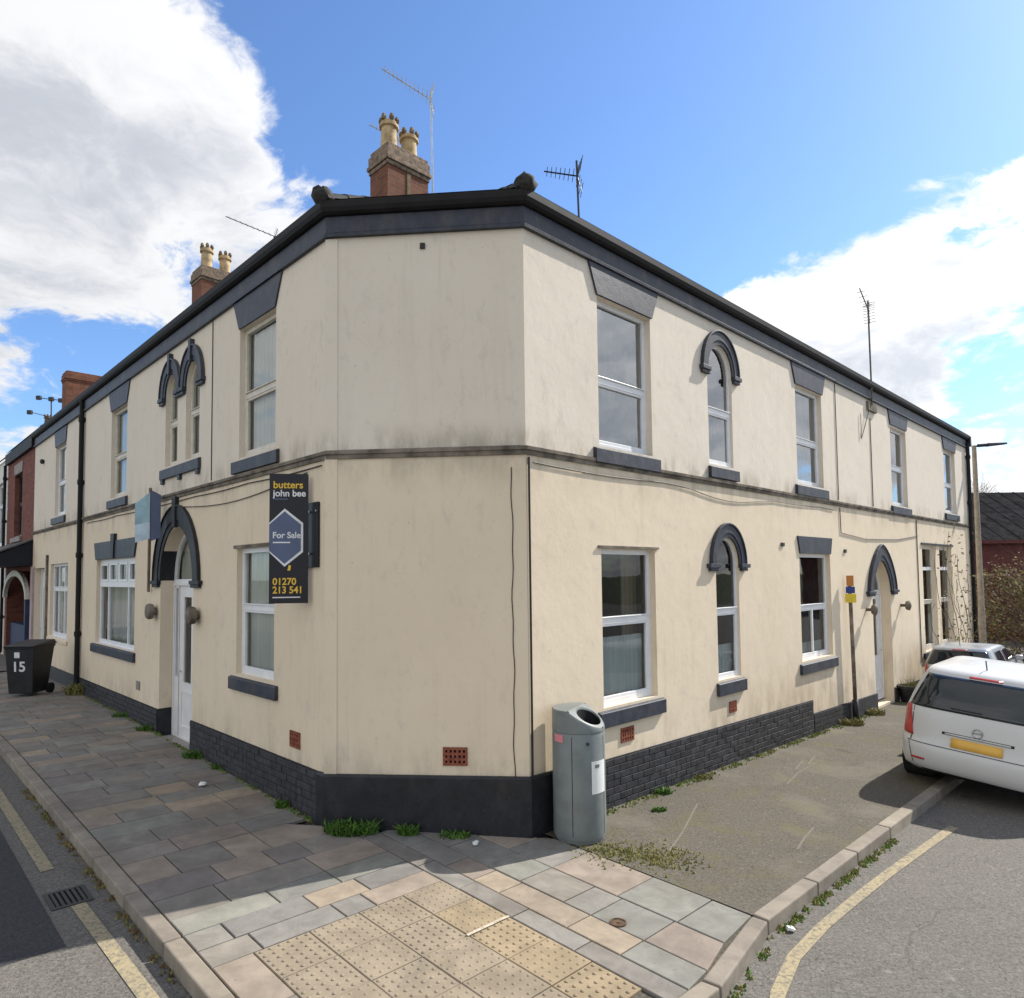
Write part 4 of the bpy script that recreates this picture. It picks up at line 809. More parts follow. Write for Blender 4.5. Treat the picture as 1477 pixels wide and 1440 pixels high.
mb = MB(); mb.hexa([L.P(E2-.02, 3.54, .0), L.P(E3, 3.54, .0), L.P(E3, 3.03, 1.1), L.P(E2-.02, 3.03, 1.1), L.P(E2-.02, 3.58, .0), L.P(E3, 3.58, .0), L.P(E3, 3.07, 1.1), L.P(E2-.02, 3.07, 1.1)]); mb.build('canopy_roof', MT['canopy_top'], cn)
ap = arch_pts(15.55, 18.9, 2.0, .62, n=16); ao = arch_pts(15.40, 19.05, 2.0, .78, n=16)
mb = MB(); L.ring(mb, ao, ap, .002, .10, closed=False); mb.build('porch_arch', MT['upvc_old'], bh)
mb = MB(); L.box(mb, 15.5, 19.0, .3, 1.25, -.45, -.1); L.box(mb, 15.4, 15.55, .3, 2.0, .002, .1); mb.build('porch_panel', MT['bluepanel'], bh)
mb = MB(); L.box(mb, 15.6, 16.0, .3, 1.9, -.09, -.02); mb.build('porch_post', MT['upvc'], bh)
cp3 = M_+L.d*23.0; chimney(bh, cp3, 1.25, .7, 7.0, 10.55, (), bands=False)
fh = empty('rendered_house', L.P(22, .25), label='pale rendered house with a brown tiled roof, farthest down the shaded street', cat='house')
E4 = 27.; hL4 = [(rect(19.9, 21.6, 3.6, 5.6), .1), (rect(22.5, 24.0, 1.2, 2.8), .1)]
mb = MB(); facade(mb, L, rect(E3, E4, -.3, 6.25), hL4, .1); mb.build('wall', MT['upvc_old'], fh); plain_shell(fh, L, E3, E4, 6.25, 9.2, 2.7, 'roof_brown')
for s0, s1, z0, z1 in ((19.9, 21.6, 3.6, 5.6), (22.5, 24., 1.2, 2.8)): wd = frame_window(fh, L, rect(s0, s1, z0, z1), .1, .08, ((z0+z1)/2+.3,), (((s0+s1)/2, z0, z1),), 'net'); sill(wd, L, s0-.1, s1+.1, z0-.03, .1, .05, 'stone')
downpipe(fh, L, E3+.08, .2, 6.0)
cp4 = M_+L.d*29.5; chimney(fh, cp4, .55, .45, 7.0, 9.6, ((0, 0, .5, 'pot_dark'),), bands=False)

# ------------------------------------------------------------------ building and planting beyond the sunlit end
rb = empty('brick_shed', (24, 30, -.4), label='long dark red brick building with ribbed grey roof beyond the street lamp', cat='building')
mb = MB(); mb.box(18.2, 46, 28, 36, -1, 3.72); mb.poly([(18.2, 28, 3.72), (18.2, 32, 6.1), (18.2, 36, 3.72)]); mb.poly([(46, 28, 3.72), (46, 32, 6.1), (46, 36, 3.72)]); mb.build('wall', MT['redbrick_dark'], rb)
mb = MB(); mb.quadgrid([[(18.0, 27.75, 3.66), (46.2, 27.75, 3.66)], [(18.0, 32, 6.14), (46.2, 32, 6.14)], [(18.0, 36.2, 3.66), (46.2, 36.2, 3.66)]]); rf = mb.build('roof', MT['sheet'], rb)
for i in range(40):
    x = 18.1+i*.7; mb = MB(); mb.hexa([(x, 27.74, 3.66), (x+.07, 27.74, 3.66), (x+.07, 32, 6.15), (x, 32, 6.15), (x+.02, 27.74, 3.68), (x+.05, 27.74, 3.68), (x+.05, 32, 6.17), (x+.02, 32, 6.17)]); mb.build('roof_rib', MT['sheet'], rf)
mb = MB(); mb.box(18.0, 46.2, 27.7, 27.76, 3.56, 3.70); mb.build('gutter', MT['redbrick_dark'], rb)
def twigs(mb, p, d, ln, r, lvl, rg):
    pts = [p]; q = p.copy(); dd = d.copy()
    for i in range(4): dd = (dd+Vector((rg.uniform(-.25, .25), rg.uniform(-.25, .25), rg.uniform(-.12, .2)))).normalized(); q = q+dd*ln/4; pts.append(q.copy())
    mb.tube(pts, r, 5 if lvl > 1 else 3, r*.45)
    if lvl > 0:
        for k in range(rg.randint(3, 4)):
            t = pts[rg.randint(2, 4)]; nd = (dd+Vector((rg.uniform(-.9, .9), rg.uniform(-.9, .9), rg.uniform(-.2, .7)))).normalized(); twigs(mb, t, nd, ln*rg.uniform(.55, .8), r*.5, lvl-1, rg)
    return pts
def shrub(x, y, rx, ry, h, seed, label, nleaf, name='bramble_bush', lo=.5, gp='scrub behind the parked cars'):
    rg = random.Random(seed); base = Vector((x, y, gz(x)-.1)); e = empty(name, base, label=label, cat='bush', group=gp)
    mb = MB()
    for k in range(9):
        a = rg.uniform(0, 2*pi); p = base+Vector((rg.uniform(-.5, .5)*rx, rg.uniform(-.5, .5)*ry, 0)); twigs(mb, p, Vector((cos(a)*.5, sin(a)*.5, 1)).normalized(), h*.62, .022, 2, rg)
    mb.build('branches', MT['twig'], e)
    clumps = []
    for k in range(38):
        a = rg.uniform(0, 2*pi); rr = math.sqrt(rg.random()); zz_ = rg.random()**.8; f = math.sqrt(max(.05, 1-zz_*zz_*.75)); clumps.append((base+Vector((cos(a)*rr*rx*f, sin(a)*rr*ry*f, .15+zz_*h)), rg.uniform(.22, .5)))
    for nm, mt, part in (('foliage', 'leaf_brown', 1-lo), ('green_foliage', 'leaf_olive', lo)):
        mb = MB()
        for i in range(int(nleaf*part)):
            c, r = rg.choice(clumps); p = c+Vector((rg.gauss(0, r*.6), rg.gauss(0, r*.6), rg.gauss(0, r*.5)))
            if p.z < base.z: continue
            u = Vector((rg.gauss(0, 1), rg.gauss(0, 1), rg.gauss(0, 1))).normalized(); v = u.orthogonal().normalized(); s = rg.uniform(.03, .065); mb.poly([p-u*s, p+v*s*.6, p+u*s, p-v*s*.6])
        x_ = mb.build(nm, MT[mt], e); x_['kind'] = 'stuff'
    return e
shrub(14.9, 20.6, 1.1, 1.0, 2.6, 3, 'brown and olive bramble bush directly behind the lamp post', 5200, lo=.35)
shrub(16.9, 21.0, 1.5, 1.2, 3.2, 4, 'taller olive bramble bush to the right of the lamp post', 7500, lo=.45)
shrub(19.0, 22.0, 1.6, 1.2, 2.8, 5, 'bramble bush by the right edge below the ribbed roof', 6000, lo=.5)
shrub(20.4, 25.5, 2.0, 1.2, 2.6, 6, 'low scrub bush close against the red brick building', 4000, lo=.3)
bt = empty('bare_tree', (26.5, 39, -.4), label='bare leafless tree showing above the ribbed grey roof', cat='tree')
rg = random.Random(12); mb = MB(); mb.tube([(26.5, 39, -.4), (26.55, 39, 2.5), (26.6, 39, 5.)], .16, 8, .09); mb.build('trunk', MT['twig'], bt)
mb = MB()
for k in range(7): a = 2*pi*k/7; twigs(mb, Vector((26.6, 39, 4.6+.1*k)), Vector((cos(a)*.6, sin(a)*.6, 1)).normalized(), 1.5, .04, 3, rg)
mb.build('crown', MT['twig'], bt)
# climber on the far end of the sunlit wall
cb = empty('climbing_plant', R.P(14.6, -.35, .1), label='straggly climbing plant trailing over the far windows of the sunlit wall', cat='climbing plant')
rg = random.Random(21); mb = MB(); lf = MB(); lf2 = MB()
for k in range(9):
    s = rg.uniform(14.2, 17.7); z = -.35; pts = []
    hh = rg.uniform(1.6, 4.4); st = 12
    for i in range(st+1): pts.append(R.P(s, z+hh*i/st, .05+.05*rg.random()+.08*sin(i*.5))); s += rg.uniform(-.16, .14)
    mb.tube(pts, .012, 4, .005)
    for p in pts[3:]:
        for _ in range(5):
            q = p+Vector((rg.gauss(0, .16), rg.gauss(0, .16), rg.gauss(0, .16)))
            if (q.xy-R.C).dot(R.n) < .02: continue
            if (q.xy-R.C).dot(R.d) < 14.2 and rg.random() < .8: continue
            u = Vector((rg.gauss(0, 1), rg.gauss(0, 1), rg.gauss(0, 1))).normalized(); v = u.orthogonal(); a = rg.uniform(.025, .05); (lf if rg.random() < .5 else lf2).poly([q-u*a, q+v*a*.6, q+u*a, q-v*a*.6])
mb.build('stem', MT['twig'], cb); x_ = lf.build('foliage', MT['leaf_olive'], cb); x_['kind'] = 'stuff'; x_ = lf2.build('dry_foliage', MT['leaf_brown'], cb); x_['kind'] = 'stuff'

# ------------------------------------------------------------------ street lamp, sign pole, planter
sp = R.P(18.55, 0, .10); gl_ = gz(sp.x)
lamp = empty('street_lamp', (sp.x, sp.y, gl_), label='slim concrete street lamp with a short arm past the end of the sunlit wall', cat='street lamp')
mb = MB(); mb.lathe((sp.x, sp.y, gl_), [(.095, 0), (.09, 1.4), (.08, 1.6), (.058, 6.1-gl_)], 10); mb.build('post', MT['concrete'], lamp, smooth=True, angle=40)
mb = MB(); mb.tube([(sp.x, sp.y, 5.75), (sp.x, sp.y, 6.06), (sp.x+.12, sp.y, 6.10), (sp.x+.4, sp.y, 6.12)], .05, 8); mb.build('arm', MT['dark_metal'], lamp)
mb = MB(); mb.hexa([(sp.x+.38, sp.y-.09, 6.07), (sp.x+.95, sp.y-.06, 6.13), (sp.x+.95, sp.y+.06, 6.13), (sp.x+.38, sp.y+.09, 6.07), (sp.x+.38, sp.y-.06, 6.17), (sp.x+.95, sp.y-.04, 6.19), (sp.x+.95, sp.y+.04, 6.19), (sp.x+.38, sp.y+.06, 6.17)]); mb.build('lamp_head', MT['dark_metal'], lamp, bevel=.02)
pp = onG(R, 8.38, .10); pole = empty('sign_pole', pp, label='thin grey pole against the sunlit wall with blue and yellow parking plates', cat='sign pole')
tp = R.P(8.30, 2.42, .10); mb = MB(); mb.tube([pp+Vector((0, 0, .0)), tp], .034, 10); mb.build('pole', MT['string'], pole, smooth=True)
mb = MB(); mb.tube([pp-Vector((0, 0, .03)), pp.lerp(tp, .14)], .052, 10); mb.build('pole_sleeve', MT['paint_black'], pole, smooth=True)
def plate(z0, z1, mat, w_, o):
    mb = MB(); q = pp.lerp(tp, (z0+.2)/2.6); a = (q.xy-R.C).dot(R.d); F = R; yaw = Vector((-.35, -.94)); ex = Vector((.94, -.35))
    c = q.xy+yaw*(.045+o); mb.prism([(*(c-ex*w_/2), z0), (*(c+ex*w_/2), z0), (*(c+ex*w_/2), z1), (*(c-ex*w_/2), z1)], [(*(c-ex*w_/2+yaw*.006), z0), (*(c+ex*w_/2+yaw*.006), z0), (*(c+ex*w_/2+yaw*.006), z1), (*(c-ex*w_/2+yaw*.006), z1)]); mb.build('sign_plate', MT[mat], pole)
plate(1.93, 2.09, 'sign_yellow', .18, 0); plate(2.10, 2.22, 'sign_blue', .15, 0); plate(2.23, 2.42, 'sign_orange', .12, 0)
pl = onG(R, 11.15, .22); pt = empty('planter', pl, label='dark round planter on the footway by the white door of the far house', cat='plant pot')
mb = MB(); mb.lathe(pl, [(.16, 0), (.2, .28), (.23, .28), (.23, .34), (.2, .34), (.18, .3), (.02, .29)], 14); mb.build('pot', MT['wheelie'], pt, smooth=True, angle=40)
mb = MB()
for k in range(90): a = rnd.uniform(0, 2*pi); r = rnd.uniform(0, .17); q = pl+Vector((cos(a)*r, sin(a)*r, .3)); mb.poly([q, q+Vector((.012, 0, 0)), q+Vector((rnd.uniform(-.1, .1), rnd.uniform(-.1, .1), rnd.uniform(.08, .26)))])
mb.build('plant', MT['weed_dry'], pt)

# ------------------------------------------------------------------ aerials
def aerial(base, top, boom0, boom1, n, el, label, mat='alu', vert=False, name='tv_aerial'):
    e = empty(name, base, label=label, cat='aerial'); base, top, b0, b1 = Vector(base), Vector(top), Vector(boom0), Vector(boom1)
    mb = MB(); mb.tube([base, top], .016, 6); mb.build('mast', MT[mat], e)
    mb = MB(); mb.tube([b0, b1], .011, 5); mb.build('boom', MT[mat], e); d = (b1-b0).normalized(); sd = Vector((0, 0, 1)) if vert else d.cross(Vector((0, 0, 1))).normalized(); mb = MB()
    for i in range(n): t = (i+.3)/n; c = b0.lerp(b1, t); h = el*(1-.35*t); mb.tube([c-sd*h, c+sd*h], .005, 4)
    mb.build('elements', MT[mat], e)
    if not vert:
        mb = MB(); r = b0.lerp(b1, .04)
        for a in (1, -1):
            for k in range(4): q = r+Vector((0, 0, a*.05*(k+1)))-d*.02*k; mb.tube([q-sd*el*1.1, q+sd*el*1.1], .005, 4)
        mb.tube([r-Vector((0, 0, .22))-d*.06, r, r+Vector((0, 0, .22))-d*.06], .007, 4)
        mb.build('reflector', MT[mat], e)
    return e
q = Vector((cp1.x+.56, cp1.y-.15)); aerial((q.x+.03, q.y, 8.2), (q.x+.0, q.y, 10.66), (q.x+.02, q.y, 10.5), (q.x-.80, q.y-.15, 10.95), 12, .17, 'tall silver television aerial strapped to the nearest chimney, boom rising to the left')
aerial((cp1.x-.1, cp1.y+1.2, 8.3), (cp1.x-.2, cp1.y+1.2, 10.75), (cp1.x-.2, cp1.y+1.2, 10.72), (cp1.x-.75, cp1.y+1.1, 10.95), 7, .1, 'small aerial mostly hidden behind the nearest pair of chimney pots')
aerial((1.02, 9.5, 7.2), (.99, 9.5, 8.45), (1.02, 9.5, 8.22), (.52, 9.5, 8.30), 8, .17, 'short dark aerial standing alone on the sunlit roof slope', 'dark_metal')
e = aerial(R.P(10.02, 5.86, .06), R.P(9.80, 7.93, .12), R.P(9.86, 7.72, .12), R.P(9.10, 7.96, .2), 5, .10, 'aerial on a tall mast fixed to a box bracket under the sunlit eaves', 'string')
mb = MB(); R.box(mb, 9.85, 10.35, 5.74, 5.92, .002, .05); mb.tube([R.P(9.9, 5.75, .04), R.P(9.45, 5.1, .02)], .008, 5); mb.tube([R.P(9.45, 5.6, .02), R.P(9.45, 5.1, .02)], .006, 5); mb.build('bracket', MT['string'], e)
aerial((cp2.x+1.72, cp2.y-.6, 8.0), (cp2.x+1.72, cp2.y-.6, 11.0), (cp2.x+1.8, cp2.y-.6, 10.98), (cp2.x+.55, cp2.y-.7, 11.48), 9, .10, 'thin aerial seen above the second chimney of the shaded street', 'dark_metal')
def pt_at(x, y, dep):
    r = Fw+rt*((x-738.5)/979.5)-up*((y-720-59.9)/979.5); return CAM+r*(dep/r.y)
c4 = cp4.y-.4; e = empty('tv_aerial', pt_at(72, 610, c4), label='dark multi-bladed aerial above the farthest chimney at far left', cat='aerial'); mb = MB(); mb.tube([pt_at(74, 640, c4), pt_at(74, 576, c4)], .03, 5); mb.tube([pt_at(54, 574, c4), pt_at(90, 578, c4)], .02, 5); mb.tube([pt_at(42, 594, c4), pt_at(72, 602, c4)], .015, 5); mb.build('mast', MT['dark_metal'], e)
mb = MB()
for x, y in ((56, 574), (74, 576), (88, 578), (43, 595)): p = pt_at(x, y, c4); mb.box(p.x-.10, p.x+.10, p.y-.06, p.y+.06, p.z-.09, p.z+.09)
mb.build('blades', MT['dark_metal'], e)

# ------------------------------------------------------------------ estate agents' boards
DG = None
def to_mesh(o):
    bpy.context.view_layer.update(); dg = bpy.context.evaluated_depsgraph_get(); me = bpy.data.meshes.new_from_object(o.evaluated_get(dg)); n = o.name; p, mb_ = o.parent, o.matrix_basis.copy(); bpy.data.objects.remove(o)
    q = bpy.data.objects.new(n, me); COL.objects.link(q); q.parent = p; q.matrix_basis = mb_; return q
def text(s, size, loc, mat, parent, ex, nrm, bold=False, align='LEFT', squeeze=1., name='lettering', lsp=1.):
    cu = bpy.data.curves.new(name, 'FONT'); cu.body = s; cu.size = size; cu.extrude = .0008; cu.align_x = align; cu.align_y = 'CENTER'; cu.space_line = lsp
    if bold: cu.offset = size*.022
    cu.materials.append(mat); o = bpy.data.objects.new(name, cu); COL.objects.link(o)
    ex = Vector(ex).normalized(); uz = Vector((0, 0, 1)); nn = Vector(nrm).normalized()
    M = Matrix((ex*squeeze, uz, nn)).transposed().to_4x4(); M.translation = Vector(loc); o.parent = parent
    T = parent.matrix_basis; o.matrix_basis = T.inverted() @ M; return to_mesh(o)
fb = empty('for_sale_board', L.P(.5, 2.24, .1), label='tall black estate agent board with slate hexagon reading For Sale', cat='sign board')
B0 = Vector((-2.478, 6.92)); B1 = Vector((-2.098, 6.98)); bx = (B1-B0).normalized(); bn = Vector((bx.y, -bx.x)); BW = (B1-B0).length
def bp_(u, z, o): q = B0+bx*u+bn*o; return Vector((q.x, q.y, z))
def bpoly(name, pts, o0, o1, mat, par): mb = MB(); mb.prism([bp_(u, z, o0) for u, z in pts], [bp_(u, z, o1) for u, z in pts]); return mb.build(name, mat, par)
BZ0, BZ1 = 2.235, 3.565; px = BW/53.5
board = bpoly('board_panel', [(0, BZ0), (BW, BZ0), (BW, BZ1), (0, BZ1)], -.012, 0, MT['board'], fb)
def bz(y): return BZ1-(y-685.5)/(870.5-685.5)*(BZ1-BZ0)
hx = lambda w_, t: [(max(0, (21-w_)*px), bz(777+t*.5)), (21*px, bz(777+t)), ((21+w_)*px, bz(777+t*.5)), ((21+w_)*px, bz(777-t*.5)), (21*px, bz(777-t)), (max(0, (21-w_)*px), bz(777-t*.5))]
bpoly('hexagon_border', hx(25.5, 41.5), .0005, .002, MT['white_print'], fb); bpoly('hexagon', hx(22.5, 37.5), .0025, .0035, MT['board_slate'], fb)
for s, y, h, m_, u, sq in (('butters', 702, 13.5, 'print_yellow', 5, 1.0), ('john bee', 714, 12.5, 'white_print', 5, .98), ('For Sale', 774, 11.5, 'white_print', 4.5, .98), ('01270', 840, 13, 'print_yellow', 5, .95), ('213 541', 852, 13, 'print_yellow', 5, .93)):
    o = text(s, h*px*1.05, bp_(u*px, bz(y), .0045), MT[m_], fb, (bx.x, bx.y, 0), (bn.x, bn.y, 0), True, squeeze=sq)
for y, w_, h in ((722, 20, 1.6), (784, 24, 1.8), (862, 38, 1.6)): bpoly('small_print', [(5*px, bz(y+h/2)), ((5+w_)*px, bz(y+h/2)), ((5+w_)*px, bz(y-h/2)), (5*px, bz(y-h/2))], .003, .0042, MT['board_slate' if y == 722 else 'white_print'], fb)
bpoly('telephone_mark', [(25*px, bz(824)), (29*px, bz(824)), (30*px, bz(817)), (27*px, bz(816))], .001, .002, MT['print_yellow'], fb)
mb = MB(); L.box(mb, .14, .42, 2.60, 3.27, .003, .03); mb.build('mounting_plate', MT['board'], fb, bevel=.004)
mb = MB(); mb.lathe(L.P(.17, 3.18, .03), [(.012, 0), (.012, .006)], 8, (L.n.x, L.n.y, 0)); mb.build('bolt', MT['alu'], fb)
mb = MB(); mb.tube([bp_(BW, bz(740), -.012), L.P(.35, bz(740), .03)], .012, 6); mb.tube([bp_(BW, bz(800), -.012), L.P(.35, bz(800), .03)], .012, 6); mb.build('bracket', MT['alu'], fb)
tb = empty('agent_flag_board', L.P(5.3, 2.3, .05), label='teal and pale blue agent board tilted on a wooden pole beside the arched door', cat='sign board')
P0, P1 = L.P(5.50, 2.30, .04), L.P(4.86, 3.86, .22); mb = MB(); mb.tube([P0, P1], .022, 6); mb.build('pole', MT['wood'], tb)
def quad_plate(name, pts, th_, mat): n = (pts[1]-pts[0]).cross(pts[3]-pts[0]).normalized()*th_; mb = MB(); mb.prism(pts, [p+n for p in pts]); mb.build(name, mat, tb)
A0, A1, A2, A3 = L.P(4.86, 3.80, .22), L.P(4.95, 3.62, .40), L.P(4.95, 3.30, .40), L.P(4.86, 3.36, .22)
quad_plate('board_panel', [A0, A1, A2, A3], .012, MT['teal']); quad_plate('board_lower_panel', [A3+Vector((0, 0, -.005)), A2+Vector((0, 0, -.005)), L.P(4.95, 3.04, .39), L.P(4.86, 3.10, .22)], .012, MT['teal_pale'])
quad_plate('board_return', [L.P(4.84, 3.83, .215), L.P(4.84, 3.06, .215), L.P(4.80, 3.12, .09), L.P(4.80, 3.76, .09)], .012, MT['board_slate'])

# ------------------------------------------------------------------ litter bin
bc = onG(R, .38, .30); bn_ = empty('litter_bin', bc, label='grey round litter bin with hooded opening at the corner of the house', cat='litter bin')
br, BH, BL = .255, 1.225, 1.02; op = Vector((.90, -.43)).normalized(); cr_ = Vector((-op.y, op.x)); NB = 56
def hgt(u): return BH if u < -.02 else BH-(u+.02)/(br+.02)*(BH-BL-.03)
def ring_pt(t, r, z): v = op*cos(t)*r+cr_*sin(t)*r; return Vector((bc.x+v.x, bc.y+v.y, bc.z+z))
mb = MB(); rows = [[ring_pt(2*pi*j/NB, r, z) for j in range(NB+1)] for r, z in ((br*.93, 0), (br*.93, .03), (br*.985, .035), (br, .06), (br, BL-.02), (br*.985, BL-.012), (br*.985, BL-.004), (br, BL))]
mb.quadgrid(rows); mb.build('bin_body', MT['bin'], bn_, smooth=True, angle=35, weld=True)
mb = MB(); rr = br
outer = [ring_pt(2*pi*j/NB, rr, BL+.001) for j in range(NB+1)]; topr = [ring_pt(2*pi*j/NB, rr, hgt(cos(2*pi*j/NB)*rr)-.012) for j in range(NB+1)]; top2 = [ring_pt(2*pi*j/NB, rr*.965, hgt(cos(2*pi*j/NB)*rr*.965)) for j in range(NB+1)]
mb.quadgrid([outer, topr, top2])
# flat lid behind the mouth, then the sloping mouth rim round an oval hole
RR = rr*.965; tcut = math.acos(-.02/RR); k = 24
lid = [ring_pt(tcut+(2*pi-2*tcut)*j/k, RR, BH) for j in range(k+1)]; mb.poly(lid)
def top_pt(u, c, dz=0.): q = bc.xy+op*u+cr_*c; return Vector((q.x, q.y, bc.z+hgt(u)+dz))
U0, RU, RC = .106, .108, .185; mo, mi, ml, mz = [], [], [], []
for j in range(49):
    t = 2*pi*j/48; ct, st = cos(t), sin(t)
    b_ = U0*ct; d1 = -b_+math.sqrt(b_*b_-U0*U0+RR*RR)
    if ct < 0: d1 = min(d1, (U0+.02)/-ct)
    mo.append(top_pt(U0+ct*d1, st*d1)); e_ = 1/math.sqrt((ct/RU)**2+(st/RC)**2); e_ = min(e_, d1*.93)
    mi.append(top_pt(U0+ct*e_, st*e_, .004)); ml.append(top_pt(U0+ct*e_*.95, st*e_*.95, -.012)); mz.append(top_pt(U0+ct*e_*.8, st*e_*.8, -.30))
mb.quadgrid([mo, mi, ml]); mb.build('bin_hood', MT['bin'], bn_, smooth=True, angle=35, weld=True)
mb = MB(); mb.quadgrid([ml, mz]); mb.poly(mz[:-1]); mb.build('bin_mouth', MT['bin_dark'], bn_)
def bin_patch(t0, t1, z0, z1, name, mat, r=br+.0025):
    mb = MB(); n = 6; mb.quadgrid([[ring_pt(t0+(t1-t0)*i/n, r, z) for i in range(n+1)] for z in (z0, z1)]); o = mb.build(name, mat, bn_); sm = o.modifiers.new('solid', 'SOLIDIFY'); sm.thickness = .002; return o
def ang(deg): v = Vector((sin(rad(deg)), -cos(rad(deg)))); return math.atan2(v.dot(cr_), v.dot(op))   # deg: 0 faces the camera, + to the right
bin_patch(ang(22), ang(62), .46, .76, 'notice', MT['paper']); bin_patch(ang(-66), ang(-40), .93, 1.0, 'sticker', MT['pinklab']); bin_patch(ang(30), ang(42), .70, .73, 'notice_mark', MT['bin'], br+.005)
for dg in (-20, 60):
    mb = MB(); t = ang(dg); mb.quadgrid([[ring_pt(t-.012, br+.0012, z), ring_pt(t+.012, br+.0012, z)] for z in (.07, BL-.03)]); mb.build('panel_seam', MT['bin_dark'], bn_)
mb = MB(); mb.lathe(ring_pt(ang(14), br-.002, .93), [(.016, 0), (.016, .012), (.006, .014)], 10, (sin(rad(14)), -cos(rad(14)), 0)); mb.build('lock', MT['dark_metal'], bn_)

cvp = onG(L, -3.08, -.62); cvo = empty('access_cover', cvp, label='small rusty iron access cover set in the sunlit paving slabs', cat='access cover')
mb = MB(); mb.lathe(cvp+Vector((0, 0, -.01)), [(.062, 0), (.062, .016), (.05, .017), (.048, .012), (.012, .012), (.010, .016)], 14); mb.build('cover', MT['rust'], cvo, smooth=True, angle=30)
# ------------------------------------------------------------------ wheelie bin
wp = onG(L, 10.3, .80); we = empty('wheelie_bin', wp, math.atan2(L.d.y, L.d.x)+rad(-132), 'black wheelie bin numbered in white standing outside the downpipe', 'wheelie bin')
mb = MB(); mb.hexa([(-.23, -.24, .06), (.23, -.24, .06), (.23, .22, .06), (-.23, .22, .06), (-.285, -.30, .96), (.285, -.30, .96), (.285, .34, .96), (-.285, .34, .96)]); mb.box(-.30, .30, -.315, .355, .93, .965); mb.build('bin_body', MT['wheelie'], we, bevel=.02, local=True)
mb = MB(); mb.hexa([(-.30, -.34, .966), (.30, -.34, .966), (.30, .36, .966), (-.30, .36, .966), (-.29, -.33, 1.0), (.29, -.33, 1.0), (.28, .36, 1.07), (-.28, .36, 1.07)]); mb.build('lid', MT['wheelie'], we, bevel=.02, local=True)
mb = MB(); mb.tube([(-.24, .38, 1.0), (-.24, .45, 1.0), (.24, .45, 1.0), (.24, .38, 1.0)], .018, 8); mb.build('handle', MT['wheelie'], we, local=True)
for sx_ in (-1, 1):
    mb = MB(); mb.lathe((sx_*.25, .27, .10), [(.03, -.03), (.1, -.03), (.1, .03), (.03, .03)], 14, (1, 0, 0)); mb.build('wheel', MT['tyre'], we, local=True)
cu = bpy.data.curves.new('number', 'FONT'); cu.body = '15'; cu.size = .27; cu.extrude = .001; cu.align_x = 'CENTER'; cu.align_y = 'CENTER'; cu.offset = .006; cu.materials.append(MT['white_print']); o = bpy.data.objects.new('number', cu); COL.objects.link(o); o.parent = we; o.location = (-.02, -.277, .58); o.rotation_euler = (rad(90)+math.atan2(.06, .9), 0, 0); to_mesh(o)
mb = MB(); mb.hexa([(-.10, -.289, .76), (.0, -.289, .76), (.0, -.286, .76), (-.10, -.286, .76), (-.10, -.296, .87), (.0, -.296, .87), (.0, -.292, .87), (-.10, -.292, .87)]); mb.build('sticker', MT['white_print'], we, local=True)

# ------------------------------------------------------------------ parked cars
SL = [(.20, .16, 4.08, .78), (.26, .05, 4.17, .84), (.36, .005, 4.22, .865), (.50, .0, 4.24, .872), (.565, .02, 4.23, .874), (.60, .055, 4.21, .874), (.70, .07, 4.14, .872), (.82, .085, 3.95, .866), (.91, .10, 3.55, .858), (.965, .125, 3.18, .842), (1.0, .145, 3.02, .83),
      (1.10, .185, 2.86, .80), (1.22, .245, 2.66, .757), (1.33, .31, 2.45, .712), (1.40, .36, 2.28, .68), (1.445, .42, 2.10, .655), (1.468, .54, 1.95, .60), (1.480, .80, 1.72, .48)]
def car_par(z):
    if z <= SL[0][0]: return SL[0][1:]
    for a, b in zip(SL, SL[1:]):
        if z <= b[0]: t = (z-a[0])/(b[0]-a[0]); return tuple(a[i]+(b[i]-a[i])*t for i in (1, 2, 3))
    return SL[-1][1:]
EXP = 5.6
def rear_x(y, z): xr, xf, w_ = car_par(z); a, c = (xf-xr)/2, (xf+xr)/2; return c-a*max(0., 1-abs(y/w_)**EXP)**(1/(EXP*2.1))
def side_y(x, z): xr, xf, w_ = car_par(z); a, c = (xf-xr)/2, (xf+xr)/2; return w_*max(0., 1-abs((x-c)/a)**(EXP*2.1))**(1/EXP)
